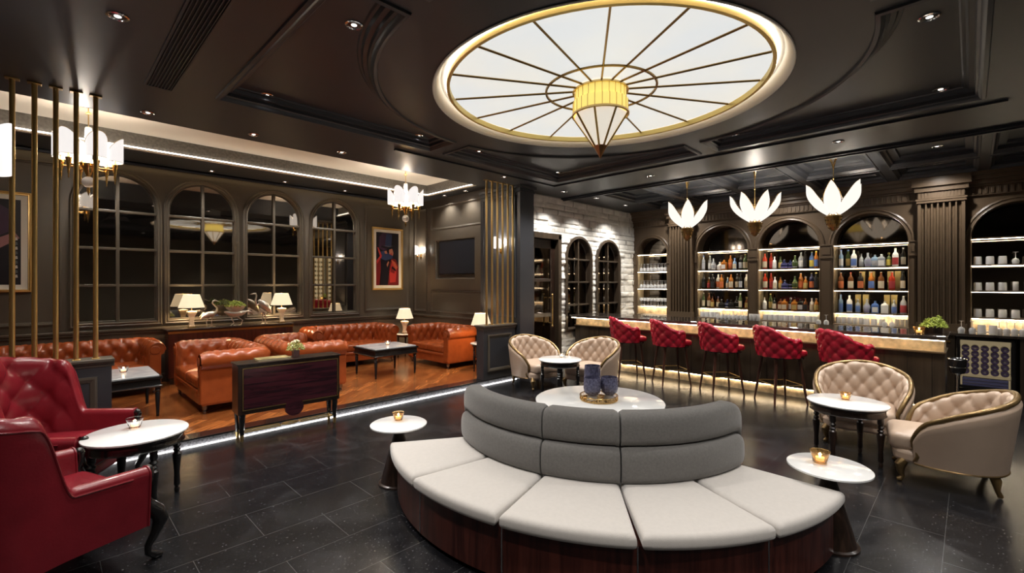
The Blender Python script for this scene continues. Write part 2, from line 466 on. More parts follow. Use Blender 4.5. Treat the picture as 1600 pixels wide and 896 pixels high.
# floors
struct(MB().box(X0, BX, Y0, 5.66, -.1, 0).build('floor', M['floor']))
struct(MB().box(X0, TX + .1, 5.66, WY, -.1, PZ - .012).build('floor_lounge_base', M['step']))
struct(MB().box(TX + .1, BX, 5.66, WY, -.1, 0).build('floor_passage', M['floor']))
struct(MB().box(X0, TX, 5.86, WY, PZ - .012, PZ).build('floor_lounge', M['parquet']))
struct(MB().box(X0, 5.92, 5.655, 5.86, PZ - .014, PZ + .004).build('trim_1', M['black'], bevel=.004))
struct(MB().box(X0, 5.92, 5.642, 5.654, .0, .0055).build('trim_2', M['stepled']))

# skylight + coffer holes
C = SKC; HB = 2.5; RA = 2.05; GP = .14; RO = 1.54
def quad_poly(sx, sy):
    p = [(GP, HB), (GP, sqrt(RA * RA - GP * GP))]
    a0 = math.acos(GP / RA); a1 = math.asin(GP / RA)
    for k in range(1, 24):
        a = a0 + (a1 - a0) * k / 24; p.append((RA * cos(a), RA * sin(a)))
    p += [(sqrt(RA * RA - GP * GP), GP), (HB, GP), (HB, HB)]
    p = [(C[0] + sx * x, C[1] + sy * y) for x, y in p]
    ar = sum(p[i][0] * p[(i + 1) % len(p)][1] - p[(i + 1) % len(p)][0] * p[i][1] for i in range(len(p)))
    return p if ar > 0 else p[::-1]
quads = [quad_poly(sx, sy) for sx in (-1, 1) for sy in (-1, 1)]
circ = [(C[0] + RO * cos(2 * pi * k / 96), C[1] + RO * sin(2 * pi * k / 96)) for k in range(96)]
bary = [(-2.28, -1.30), (-1.20, -.20), (-.08, .86), (1.00, 1.94), (2.08, 3.02), (3.16, 4.10), (4.24, 5.10)]
barholes = [[(7.62, a), (9.0, a), (9.0, b), (7.62, b)] for a, b in bary] + [[(9.12, a), (10.15, a), (10.15, b), (9.12, b)] for a, b in bary]
struct(holed('ceiling', [(X0, Y0), (BX, Y0), (BX, 6.17), (X0, 6.17)], quads + [circ] + barholes, fz(CZ), M['ceil'],
             depth=[.10] * 4 + [.14] + [.13] * len(barholes)))
mb = MB()
for q in quads: mb.add([(x, y, CZ + .10) for x, y in q], [tuple(range(len(q)))])
struct(mb.build('ceiling_corner_panels', M['ceil']))
mb = MB()
for q in barholes: mb.add([(x, y, CZ + .13) for x, y in q], [tuple(range(4))])
struct(mb.build('ceiling_bar_coffer_panels', M['ceil']))
mb = MB()
for q in quads:
    rings(mb, q, [(-.045, 0), (-.04, -.016), (-.015, -.022), (.002, -.010), (.012, .012), (.03, .022), (.038, .05), (.07, .056), (.085, .085), (.105, .088), (.115, .098)], fz(CZ))
struct(mb.build('trim_3', M['ceil'], smooth=True, angle=35))
mb = MB()
for q in barholes:
    rings(mb, q, [(-.015, 0), (-.01, -.012), (.01, -.01), (.03, .03), (.05, .04), (.055, .08), (.13, .095), (.14, .128)], fz(CZ))
struct(mb.build('trim_4', M['ceil'], smooth=True, angle=35))
mb = MB()
big = [(6.46, 5.18), (6.46, -.30), (1.0, -.30), (1.0, 5.18)][::-1]
mb.box(6.42, 6.45, -.25, 5.26, CZ - .022, CZ); mb.box(6.45, 6.48, -.25, 5.26, CZ - .012, CZ); mb.box(3.2, 6.45, 5.22, 5.25, CZ - .022, CZ)
mb.box(7.47, 7.52, Y0, 5.94, CZ - .03, CZ); mb.box(7.52, 7.56, Y0, 5.94, CZ - .05, CZ)
struct(mb.build('trim_5', M['ceil']))
# lounge tray and soffit
mb = MB(); mb.box(X0, TX, 6.15, 6.17, CZ, TRZ); struct(mb.build('ceiling_fascia', M['ceil']))
struct(MB().box(X0, 5.90, 6.17, 8.34, TRZ, TRZ + .03).build('ceiling_tray', M['cream']))
struct(MB().box(X0, TX, 8.30, WY, SOZ, SOZ + .03).box(5.87, TX, 6.17, 8.30, SOZ, SOZ + .03).build('ceiling_soffit', M['ceil']))
M['fascia'] = mat('bronze_textured_fascia', (.15, .135, .115), .38, .3, bump=.5, bscale=22, var=.3, vscale=30)
struct(MB().box(X0, 5.87, 8.30, 8.33, SOZ + .03, TRZ).box(5.87, 5.90, 6.17, 8.30, SOZ + .03, TRZ).build('trim_6', M['fascia']))
struct(MB().box(X0, 5.84, 8.262, 8.286, SOZ + .022, SOZ + .040).box(5.842, 5.862, 6.2, 8.28, SOZ + .022, SOZ + .040).build('trim_7', M['ledlow']))
struct(MB().box(X0, 5.87, 8.24, 8.30, SOZ, SOZ + .018).box(5.82, 5.87, 6.17, 8.30, SOZ, SOZ + .018).build('trim_8', M['cream']))
# warm cove at the head of the window wall
struct(MB().box(X0, TX, 9.10, WY, SOZ - .02, SOZ - .002).box(X0, TX, 9.10, 9.12, SOZ - .05, SOZ).build('trim_9', M['ceil']))
struct(MB().box(X0, TX, 9.14, 9.16, SOZ - .034, SOZ - .024).build('trim_10', emat('amber_cove_led', (1, .68, .32), 2.2)))

# window wall of arched mirrors
wins = [(.31, 1.31), (1.44, 2.44), (2.61, 3.58), (3.80, 4.76)]
arches = [arch(a, b, 1.07, 3.39 - (b - a) / 2) for a, b in wins]
wy = lambda x, z, h: (x, WY + h, z)
struct(holed('wall_left', [(X0, 0), (TX, 0), (TX, SOZ), (X0, SOZ)], arches, wy, M['wall'], depth=.07))
for i, ((a, b), ar) in enumerate(zip(wins, arches)):
    pane = struct(MB().add([(x, WY + .068, z) for x, z in ar], [tuple(range(len(ar)))]).build('window_%d' % (i + 1), M['mirror']))
    fr = MB(); rings(fr, ar, [(-.055, 0), (-.055, -.02), (-.035, -.032), (-.02, -.02), (0, -.03), (.012, -.012), (.015, .06), (.035, .06), (.04, .066)], wy)
    fr.build('window_frame', M['wall'], pane, smooth=True, angle=35)
    mu = MB(); c = (a + b) / 2
    mu.box(c - .022, c + .022, WY + .022, WY + .066, 1.07, 3.38)
    for z in (1.65, 2.22, 2.80): mu.box(a + .01, b - .01, WY + .026, WY + .066, z - .02, z + .02)
    mu.build('glazing_bars', M['wall'], pane, bevel=.008)
def panel(mb, x0, x1, z0, z1, mp, w=.04, d=.022):
    rings(mb, [(x0, z0), (x1, z0), (x1, z1), (x0, z1)], [(-w, 0), (-w, -d), (-w * .5, -d * 1.3), (-w * .3, -d * .5), (0, -d * .5), (.012, -.002), (.02, 0)], mp)
mb = MB()
panel(mb, 4.98, 6.04, 1.12, 3.38, wy); panel(mb, X0 + .1, .14, 1.12, 3.38, wy)
struct(mb.build('trim_11', M['wall'], smooth=True, angle=35))
struct(MB().box(X0, TX, WY - .05, WY, .94, .975).box(X0, TX, WY - .03, WY, .90, .94).box(X0, TX, WY - .03, WY, PZ, PZ + .14).build('trim_12', M['wall'], bevel=.006))
# screen wall (x = TX)
tx = lambda y, z, h: (TX + h, y, z)
struct(MB().box(TX, TX + .12, 6.60, WY, 0, SOZ).build('wall_back', M['wall']))
mb = MB()
panel(mb, 6.86, 8.56, 2.90, 3.36, tx); panel(mb, 6.86, 8.56, 1.08, 1.49, tx); panel(mb, 8.80, 9.20, 1.08, 3.36, tx)
rings(mb, [(6.82, 1.56), (8.58, 1.56), (8.58, 2.84), (6.82, 2.84)], [(-.02, 0), (-.02, -.02), (.02, -.03), (.20, -.065), (.22, -.065), (.24, -.04), (.25, 0)], tx)
struct(mb.build('trim_13', M['wall'], smooth=True, angle=30))
struct(MB().box(TX - .04, TX, 6.62, WY, .94, .975).box(TX - .025, TX, 6.62, WY, PZ, PZ + .14).build('trim_14', M['wall'], bevel=.006))
# charcoal pier
struct(MB().box(5.92, 6.28, 5.58, 6.62, 0, CZ).build('wall_center', M['pier']))
struct(MB().box(6.2, 6.3, 6.17, 6.62, CZ, SOZ).build('wall_center_head', M['pier']))
mb = MB(); px_ = lambda y, z, h: (5.92 + h, y, z)
panel(mb, 5.70, 6.50, 1.10, 3.22, px_, .03)
mb.box(5.90, 6.30, 5.56, 6.62, 3.30, 3.34); mb.box(5.88, 6.32, 5.54, 6.62, 3.37, CZ); mb.box(5.90, 6.28, 5.56, 6.6, 0, .12)
struct(mb.build('trim_15', M['pier'], bevel=.004))
# left side wall with a pier carrying the near sconce
struct(MB().box(X0 - .1, X0, Y0, WY, 0, TRZ).build('wall_side', M['wall']))
struct(MB().box(X0, -.56, 3.5, 4.25, 0, CZ).build('wall_side_pier', M['pier'], bevel=.01))
struct(MB().box(X0, BX, Y0 - .1, Y0, 0, CZ).build('wall_rear', M['wall']))

# white stone wall
DO = (6.52, 7.44, 0, 2.68)
kw = [(7.62, 8.54, .70, 2.67), (8.73, 9.70, .70, 2.67)]
def in_open(x, z, m=0):
    if DO[0] - m < x < DO[1] + m and z < DO[3] + m: return True
    for a, b, z0, z1 in kw:
        r = (b - a) / 2; zs = z1 - r; c = (a + b) / 2
        if a - m < x < b + m and z0 - m < z <= zs: return True
        if z > zs and (x - c) ** 2 + (z - zs) ** 2 < (r + m) ** 2: return True
    return False
def stone_wall():
    rnd = random.Random(3); rows = []; z = 0
    while z < CZ:
        h = rnd.choice([.085, .11, .13, .15]); x = 6.2 - rnd.random() * .3; st = []
        while x < 10.6:
            w = rnd.uniform(.22, .62); st.append((x, x + w, rnd.uniform(.0, .034), rnd.uniform(-.12, .12), rnd.random() * 9)); x += w
        rows.append((z, z + h, st)); z += h
    dx = .024; nx = int((BX - 6.28) / dx); nz = int(CZ / .022); v = []; idx = {}
    from mathutils import noise
    def depth(x, z):
        for z0, z1, st in rows:
            if z0 <= z < z1:
                for a, b, d, sl, ph in st:
                    if a <= x < b:
                        e = min(x - a, b - x, (z - z0), (z1 - z)); g = min(1, e / .022) ** .5
                        nn = noise.noise((x * 7 + ph, z * 12, ph)) * .014 + noise.noise((x * 25, z * 30, ph)) * .007
                        return (.006 + d + sl * (z - (z0 + z1) / 2) * .8 + nn) * g, e < .008
        return 0, True
    f = []; fm = []
    for j in range(nz + 1):
        for i in range(nx + 1):
            x = 6.28 + (BX - 6.28) * i / nx; z = CZ * j / nz
            d, e = depth(x, z); v.append((x, KY - .03 - d, z))
    for j in range(nz):
        for i in range(nx):
            x = 6.28 + (BX - 6.28) * (i + .5) / nx; z = CZ * (j + .5) / nz
            if in_open(x, z, .0): continue
            a = j * (nx + 1) + i; f.append((a, a + 1, a + nx + 2, a + nx + 1)); fm.append(1 if depth(x, z)[1] else 0)
    return obj('wall_front', v, f, None, smooth=True, mats=[M['stone'], M['mortar']], fm=fm, angle=50)
struct(stone_wall())
ky = lambda x, z, h: (x, KY + h, z)
for i, (a, b, z0, z1) in enumerate(kw):
    r = (b - a) / 2; ar = arch(a, b, z0, z1 - r)
    pane = struct(MB().add([(x, KY + .06, z) for x, z in ar], [tuple(range(len(ar)))]).build('window_%d' % (5 + i), M['nmirror']))
    fr = MB(); rings(fr, ar, [(-.02, .03), (-.02, -.085), (.03, -.095), (.045, -.06), (.05, .03), (.06, .055)], ky)
    fr.build('window_frame', M['plank'], pane)
    mu = MB(); c = (a + b) / 2; mu.box(c - .02, c + .02, KY - .05, KY + .03, z0, z1 - .01)
    for z in (1.23, 1.71, 2.19): mu.box(a + .01, b - .01, KY - .045, KY + .03, z - .018, z + .018)
    mu.build('glazing_bars', M['plank'], pane, bevel=.005)
    # dark folded curtain and rack silhouettes behind the glass
dr = struct(MB().box(DO[0], DO[0] + .08, KY - .10, KY + .12, 0, 2.66).box(DO[1] - .10, DO[1], KY - .10, KY + .12, 0, 2.66).box(DO[0], DO[1], KY - .10, KY + .12, 2.56, 2.68).build('door_1', M['plank'], bevel=.008))
lf = MB()
for a, b, z0, z1 in ((6.60, 6.72, 0, 2.56), (7.20, 7.34, 0, 2.56), (6.60, 7.34, 0, .30), (6.60, 7.34, 2.38, 2.56), (6.7, 7.22, 1.02, 1.10), (6.7, 7.22, 1.72, 1.78)): lf.box(a, b, KY, KY + .05, z0, z1)
lf.build('door_leaf', M['espresso'], dr, bevel=.006)
MB().box(6.7, 7.22, KY + .02, KY + .03, .3, 2.4).build('door_glass', M['nmirror'], dr)
MB().tube([(7.15, KY - .09, .84), (7.15, KY - .09, 1.46)], .013, 10).tube([(7.15, KY + .0, .90), (7.15, KY - .09, .90)], .01, 8).tube([(7.15, KY, 1.40), (7.15, KY - .09, 1.40)], .01, 8).ball((7.15, KY - .09, .84), .02).ball((7.15, KY - .09, 1.46), .02).build('door_handle', M['brass'], dr, smooth=True)

# back bar wall
bxm = lambda y, z, h: (BX + h, y, z)
niche = [(5.04, 5.82), (3.27, 4.33), (2.01, 3.08), (.74, 1.80), (-1.06, 0.0)]
nar = [arch(a, b, .93, (2.40 if k else 2.40)) for k, (a, b) in enumerate(niche)]
struct(holed('wall_right', [(Y0, 0), (KY, 0), (KY, CZ), (Y0, CZ)], nar, bxm, M['wallbar'], depth=.30))
for k, ((a, b), ar) in enumerate(zip(niche, nar)):
    nb = struct(MB().add([(BX + .298, y, z) for y, z in ar], [tuple(range(len(ar)))]).build('wall_niche_mirror', M['nmirror']))
    MB().box(BX + .004, BX + .296, b - .012, b - .003, .94, 2.40).box(BX + .004, BX + .296, a + .003, a + .012, .94, 2.40).build('shelf_glow_panel', M['glowtint'], nb)  # added side panels, shelf light on the reveals put into their colour
    MB().box(BX + .27, BX + .296, a + .005, b - .005, .93, 1.12).build('niche_backsplash', M['agate'], nb)
    tr = MB(); rings(tr, ar, [(-.075, 0), (-.075, -.02), (-.05, -.034), (-.04, -.022), (-.012, -.022), (0, -.03), (.012, -.01), (.014, .02)], bxm)
    struct(tr.build('trim_%d' % (16 + k), M['wallbar'], smooth=True, angle=35))
def fluted(name, y0, y1):
    mb = MB(); n = 7; w = (y1 - y0 - .06) / n; sec = [(y0, 0), (y0, -.14), (y0 + .03, -.14)]
    for i in range(n):
        a = y0 + .03 + i * w
        sec.append((a + w * .14, -.14))
        for k in range(1, 8): t = pi * k / 8; sec.append((a + w / 2 - w * .38 * cos(t), -.14 + .062 * sin(t)))
        sec.append((a + w * .86, -.14))
    sec += [(y1 - .03, -.14), (y1, -.14), (y1, 0)]
    mb.grid([[(BX + h, y, z) for y, h in sec] for z in (1.02, 3.0)])
    mb.box(BX - .165, BX, y0 - .02, y1 + .02, .88, 1.04)
    mb.box(BX - .16, BX, y0 - .015, y1 + .015, 3.0, 3.04); mb.box(BX - .17, BX, y0 - .025, y1 + .025, 3.04, 3.07)
    for i in range(14):
        a = y0 + (y1 - y0) * (i + .2) / 14; mb.box(BX - .175, BX, a, a + (y1 - y0) / 14 * .6, 3.07, 3.18)
    mb.box(BX - .165, BX, y0, y1, 3.07, 3.18); mb.box(BX - .20, BX, y0 - .04, y1 + .04, 3.18, 3.26); mb.box(BX - .24, BX, y0 - .07, y1 + .07, 3.26, 3.41)
    return struct(mb.build(name, M['wallbar']))
fluted('trim_21', 4.40, 4.93); fluted('trim_22', .06, .62); fluted('trim_23', -1.75, -1.18)
mb = MB()
for (a, b) in ((3.085, 3.265), (1.81, 2.0), (4.335, 4.40), (.63, .735), (4.935, 5.035), (5.83, 5.93)):
    mb.box(BX - .05, BX, a, b, 2.18, 2.40); mb.box(BX - .065, BX, a - .008, b + .008, 2.385, 2.41); mb.box(BX - .062, BX, a - .006, b + .006, 2.15, 2.18)
    mb.box(BX - .062, BX, a + .03, b - .03, 2.22, 2.35); mb.box(BX - .035, BX, a + .01, b - .01, .93, 2.15); mb.box(BX - .045, BX, a + .03, b - .03, 1.0, 2.1)
struct(mb.build('trim_24', M['wallbar'], bevel=.004))
mb = MB(); mb.box(BX - .05, BX, Y0, KY, 3.06, 3.20); mb.box(BX - .08, BX, Y0, KY, 3.20, 3.23); mb.box(BX - .12, BX, Y0, KY, 3.23, 3.30); mb.box(BX - .17, BX, Y0, KY, 3.30, 3.36); mb.box(BX - .20, BX, Y0, KY, 3.36, CZ)
for i in range(110):
    y = 5.9 - i * .07
    mb.box(BX - .065, BX, y, y + .035, 3.08, 3.18)
struct(mb.build('trim_25', M['wallbar'], bevel=.004))
# niche shelves with their led strips (one shelf unit per niche)
nn = ['leftmost stemware', 'left bottle', 'middle bottle', 'right bottle', 'rightmost tumbler']
for k, (a, b) in enumerate(niche):
    w = (b - a) / 2 - .002
    for z, pn in ((2.40, 'highest lit'), (1.98, 'second lit'), (1.57, 'third lit'), (1.15, 'lowest')):
        t = thing('niche_shelf', '%s shelf across the %s niche of the back bar' % (pn, nn[k]), 'shelf', (BX, (a + b) / 2, z - .022), 0, 'niche shelves of the back bar')
        MB().box(.01, .29, -w, w, 0, .022).build('board', M['wallbar'], t)
        e = .004 if z > 1.2 else .008
        MB().box(.012 if z > 1.2 else .16, .024 if z > 1.2 else .18, -w + .01, w - .01, -e * 1.5, 0).build('led_strip', M['ledshelf'], t)
# back counter
struct(MB().box(9.82, BX + .29, Y0, KY - .08, .88, .925).build('counter_top_back', M['bartop'], bevel=.006)) if False else None
bc = thing('back_counter', 'long dark back counter under the lit niches', 'counter', (10.1, 1.5, 0))
MB().box(-.28, .298, -4.2, 4.35, .885, .925).build('worktop', M['bartop'], bc, bevel=.006)
MB().box(-.24, .298, -1.33, 4.33, .0, .885).box(-.24, 0.298, -4.2, -2.0, 0, .885).build('cabinet', M['plank'], bc)
MB().box(-.26, -.22, -1.28, 4.3, .78, .80).build('front_rail', M['brassd'], bc)

# --------------------------------------------------------------- downlights
dl0 = thing('downlight', 'round recessed downlight by the left air grille', 'downlight', (.34, 3.91, CZ), 0, 'recessed downlights in the ceiling')
MB().lathe([(.058, 0), (.062, -.006), (.052, -.010), (.044, -.004), (.042, .0), (.040, .0)], 28, cap=False).build('bezel', M['chrome'], dl0, smooth=True)
MB().lathe([(.044, -.002), (.001, -.0025)], 24, cap=False).build('baffle', M['black'], dl0)
MB().lathe([(.020, -.004), (.018, -.006), (.001, -.006)], 20, cap=False).build('lens', M['spot'], dl0)
def beam(o, w, size=115):
    s = spot(0, 0, -.03, w, size); s.parent = o; return s
beam(dl0, DOWN_W)
DLS = [(1.56, 3.09, 'near the left curved panel corner', 1, 1), (1.54, 4.84, 'in the far left panel corner', 1, 1), (3.30, 4.84, 'at the right end of the far left panel', 1, 1),
       (.75, 5.90, 'above the left brass poles', 1, .4), (1.73, 5.89, 'above the low mahogany console', 1, 1), (2.79, 5.87, 'third along the lounge edge', 1, 1),
       (4.28, 4.82, 'at the left end of the far right panel', 1, 1), (6.00, 4.81, 'in the far right panel corner', 1, 1), (6.0, 2.05, 'at the far end of the bar side panel', 1, 1),
       (4.32, .20, 'nearest the right edge in the right panel', 1, 1), (6.0, .20, 'in the right panel corner', 1, 1),
       (6.88, 1.14, 'above the right tub chairs', 1, 1), (6.92, 3.64, 'above the second bar stool', 1, 1), (7.94, 5.36, 'before the white stone wall, left of two', 1, 1.3), (9.13, 5.40, 'before the white stone wall, right of two', 1, 1.3),
       (6.96, 5.42, 'above the glazed door', 1, 1.2), (5.3, 5.35, 'above the right brass poles', 1, .5), (8.0, .30, 'above the right end of the bar', 1, .8)]
for x, y, nm, k, w in DLS:
    inq = abs(x - C[0]) < HB and abs(y - C[1]) < HB and not (abs(x - 7.9) < .3)
    z = CZ + (.10 if inq else 0)
    o = dup(dl0, (x, y, z), 0, 'added downlight to wash the bar wall, ' + nm)
    if w: 
        s = [c for c in o.children if c.type == 'LIGHT'][0]
        s.data = s.data.copy(); s.data.energy = DOWN_W * w
for x, y, nm in [(1.98, 8.92, 'in the lounge soffit, second from left'), (3.15, 8.92, 'in the lounge soffit, third from left'), (4.31, 8.92, 'in the lounge soffit above the right mirror window'), (.8, 8.92, 'in the lounge soffit above the left mirror window'),
                 (6.03, 7.9, 'in the soffit over the screen, far one'), (6.03, 7.2, 'in the soffit over the screen, near one')]:
    o = dup(dl0, (x, y, SOZ), 0, 'added downlight to wash the bar wall, ' + nm)
    s = [c for c in o.children if c.type == 'LIGHT'][0]; s.data = s.data.copy(); s.data.energy = DOWN_W * .4
for x, y, nm in [(9.75, .36, 'in the coffer over the right fluted pilaster'), (9.75, 4.62, 'in the coffer over the left fluted pilaster'), (9.75, 2.55, 'in the coffer over the middle bottle niche')]:  # extra downlights, added to brighten the bar wall and pilasters
    o = dup(dl0, (x, y, CZ + .12), 0, 'added downlight to wash the bar wall, ' + nm)
    s = [c for c in o.children if c.type == 'LIGHT'][0]; s.data = s.data.copy(); s.data.energy = DOWN_W * .7; s.data.spot_size = radians(150)
# lights of the same kind behind and beside the camera
for x, y, nm in [(.4, 1.2, 'left of'), (.4, -1.4, 'behind'), (2.4, -1.2, 'right of and behind'), (4.6, -1.6, 'far to the right of'), (6.9, -1.4, 'beside the bar, far right of'), (1.6, .3, 'just right of')]:
    o = dup(dl0, (x, y, CZ), 0, 'round recessed downlight %s the camera, out of the picture' % nm)
# air grilles
def grille(loc, L, Wd, label):
    t = thing('air_grille', label, 'vent', loc, 0, 'black ceiling air grilles')
    MB().box(-Wd / 2, Wd / 2, -L / 2, L / 2, -.004, -.001).build('backing', M['dark'], t)
    f = MB(); rings(f, [(-Wd / 2, -L / 2), (Wd / 2, -L / 2), (Wd / 2, L / 2), (-Wd / 2, L / 2)], [(-.015, 0), (-.015, -.012), (0, -.014), (.004, -.003)], lambda x, y, h: (x, y, h)); f.build('frame', M['ceil'], t)
    s = MB(); n = max(3, int(Wd / .022))
    for i in range(n):
        x = -Wd / 2 + (i + .5) * Wd / n; s.box(x - .003, x + .003, -L / 2, L / 2, -.016, -.003)
    s.build('slats', M['ceil'], t)
grille((.72, 3.75, CZ), 2.6, .18, 'long black linear air grille left of the curved ceiling panel')
grille((5.45, -.62, CZ), .22, 1.5, 'black linear air grille at the far right of the ceiling') if False else None
g = thing('air_grille', 'black linear air grille cut by the right edge of the picture', 'vent', (5.5, -.46, CZ), 0, 'black ceiling air grilles')
MB().box(-.75, .75, -.10, .10, -.004, -.001).build('backing', M['dark'], g)
s = MB()
for i in range(8): s.box(-.75, .75, -.1 + i * .026, -.094 + i * .026, -.016, -.003)
s.build('slats', M['ceil'], g)

# --------------------------------------------------------------- skylight
sk = thing('skylight', 'large round backlit glass ceiling panel with brass radial ribs', 'skylight', (C[0], C[1], CZ), 0)
MB().lathe([(1.40, .075), (.02, .0751)], 96, cap=False).build('glass_disc', M['sky'], sk)
MB().lathe([(1.546, .002), (1.552, -.008), (1.546, -.014), (1.534, -.010), (1.505, .035), (1.50, .04), (1.478, .085), (1.42, .09)], 96, cap=False).build('cream_surround', M['creamlip'], sk, smooth=True)
MB().lathe([(1.425, .075), (1.425, .022), (1.42, .018), (1.402, .018), (1.397, .022), (1.397, .072)], 96, cap=False).build('outer_ring', M['ringgold'], sk, smooth=True)
MB().lathe([(.515, .068), (.512, .055), (.495, .055), (.492, .068)], 64, cap=False).build('inner_ring', M['brassd'], sk, smooth=True)
MB().lathe([(1.430, .078), (1.442, .070), (1.430, .062)], 96, cap=False).build('cove_led', M['skyled'], sk)
def at_angle(phi):
    F = (cos(radians(45.1)), sin(radians(45.1))); R = (sin(radians(45.1)), -cos(radians(45.1)))
    return (R[0] * sin(phi) + F[0] * cos(phi), R[1] * sin(phi) + F[1] * cos(phi))
for k in range(16):
    dx, dy = at_angle(radians(211.29 + 22.5 * k))
    MB().tube([(dx * .245, dy * .245, .066), (dx * 1.39, dy * 1.39, .066)], .0095, 6).build('rib', M['brassd'], sk)
# central lantern
lan = thing('lantern', 'faceted brass and glass cone lantern hanging from skylight centre', 'lamp', (C[0], C[1], CZ), 0)
MB().lathe([(.245, .068), (.258, .06), (.258, .045), (.240, .045)], 48, cap=False).build('top_ring', M['brass'], lan, smooth=True)
MB().lathe([(.236, .06), (.236, -.045)], 24, cap=False).build('upper_band', M['yellowpane'], lan)
MB().lathe([(.252, -.045), (.252, -.155)], 24, cap=False).build('lower_band', M['yellowpane'], lan)
bb = MB()
for i in range(24):
    a = 2 * pi * (i + .5) / 24
    bb.tube([(.253 * cos(a), .253 * sin(a), -.045), (.253 * cos(a), .253 * sin(a), -.155)], .0035, 5)
    bb.tube([(.237 * cos(a), .237 * sin(a), .05), (.237 * cos(a), .237 * sin(a), -.045)], .003, 5)
bb.lathe([(.250, -.150), (.264, -.158), (.264, -.172), (.250, -.178)], 48, cap=False)
bb.build('band_ribs', M['brass'], lan)
MB().lathe([(.248, -.17), (.055, -.46)], 8, cap=False, a0=radians(22)).build('glass_cone', M['conepane'], lan)
for i in range(8):
    a = radians(22) + 2 * pi * i / 8
    MB().tube([(.252 * cos(a), .252 * sin(a), -.17), (.057 * cos(a), .057 * sin(a), -.46)], .0105, 6).build('cone_rib', M['brass'], lan)
MB().lathe([(.064, -.455), (.001, -.575)], 8, cap=False, a0=radians(22)).build('finial', mat('copper_finial', (.55, .28, .12), .3, 1), lan)
# ================================================================== LARGE FURNITURE
# ---------------- curved bench
BC = (3.47, 2.32)
cb = thing('curved_bench', 'half-round bench with oatmeal seat cushions and grey backrest on a mahogany base', 'bench', (BC[0], BC[1], 0))
def arc(r, a0, a1, n=24): return [(r * cos(radians(a0 + (a1 - a0) * k / n)), r * sin(radians(a0 + (a1 - a0) * k / n))) for k in range(n + 1)]
seams = [148, 172, 196, 220.3, 244.6, 269]
base_o = arc(1.73, 149, 268, 80); base_i = arc(1.10, 268, 149, 60)
MB().prism(base_o + base_i, .035, .335).build('base', M['mahog'], cb, smooth=True, angle=30)
MB().prism(arc(1.66, 150, 267, 60) + arc(1.16, 267, 150, 60), 0, .035).build('plinth', M['black'], cb)
for a in seams[1:-1]:
    x, y = 1.731 * cos(radians(a)), 1.731 * sin(radians(a))
    MB().tube([(x, y, .036), (x, y, .333)], .004, 6).build('metal_joint_strip', M['chrome'], cb)
for i in range(5):
    a0, a1 = seams[i] + .25, seams[i + 1] - .25
    out = arc(1.785, a0 + .2, a1 - .2, 14); inn = arc(1.16, a1, a0, 12)
    pad(MB(), out + inn, .335, .425, .034, .012, 5).build('seat_cushion', M['oatmeal'], cb, smooth=True, angle=80)
def backsec(sc):
    # closed section (r, z) of the two-roll backrest, r measured from the arc centre, facing outward
    o = []
    def roll(rc, zc, w, h, a0, a1, n=10):
        for k in range(n + 1):
            a = radians(a0 + (a1 - a0) * k / n)
            c, s_ = cos(a), sin(a)
            o.append((rc + w * (abs(c) ** .6) * (1 if c > 0 else -1), zc + h * (abs(s_) ** .7) * (1 if s_ > 0 else -1)))
    roll(1.155, .535, .075, .115, -80, 78); roll(1.115, .755, .088, .108, -74, 100)
    o.append((1.045, .84)); o.append((1.03, .70)); o.append((1.05, .44))
    cr = sum(p[0] for p in o) / len(o); cz = .42
    return [(cr + (r - cr) * sc, cz + (z - cz) * (sc ** .35)) for r, z in o]
for a0, a1, e0, e1 in ((147, 195.7, 1, 0), (196.3, 220, 0, 0), (220.6, 270, 0, 1)):
    rows = []; n = int((a1 - a0) / 1.2)
    for k in range(n + 1):
        a = a0 + (a1 - a0) * k / n
        d0 = (a - a0) * 1.12 * pi / 180; d1 = (a1 - a) * 1.12 * pi / 180
        sc = 1.0
        for d, e in ((d0, e0), (d1, e1)):
            Lr = .13 if e else .02; mn = .30 if e else .93
            if d < Lr: sc = min(sc, mn + (1 - mn) * sqrt(max(0, 1 - (1 - d / Lr) ** 2)))
        rows.append([(r * cos(radians(a)), r * sin(radians(a)), z) for r, z in backsec(sc)])
    m = MB().grid(rows, closed_u=True); L = len(rows[0])
    m.f.append(tuple(range(L))); m.m.append(0); m.f.append(tuple((len(rows) - 1) * L + i for i in range(L))[::-1]); m.m.append(0)
    m.build('back_cushion', M['greyfab'], cb, smooth=True, angle=60)

# ---------------- generic parts
def turned_leg(h, r=.022, n=14):
    pr = [(.6, 0), (.75, .02), (.8, .06), (.55, .09), (.95, .12), (.80, .30), (1.25, .55), (1.3, .60), (.7, .63), (1.15, .66), (.65, .69), (1.2, .73), (.7, .76), (1.05, .79), (1.05, 1.0)]
    return [(r * a, h * b) for a, b in pr]
def round_table(loc, label, R, h, legm, legr=.024, nleg=4, a0=.3, sh=.06):
    t = thing('round_table', label, 'table', (*loc, 0) if len(loc) == 2 else loc)
    MB().lathe([(R - .012, h - .022), (R, h - .016), (R, h - .006), (R - .008, h)], 56).build('marble_top', M['marble'], t, smooth=True)
    MB().lathe([(R - .025, h - .022), (R - .018, h - .034), (R - .03, h - .045), (R - .03, h - sh - .025), (R - .022, h - sh - .035), (R - .035, h - sh - .04)], 56).build('apron', legm, t, smooth=True)
    for k in range(nleg):
        a = a0 + 2 * pi * k / nleg; rr = R - .055
        MB().lathe(turned_leg(h - .045, legr), 16, (rr * cos(a), rr * sin(a), 0)).build('leg', legm, t, smooth=True)
    return t
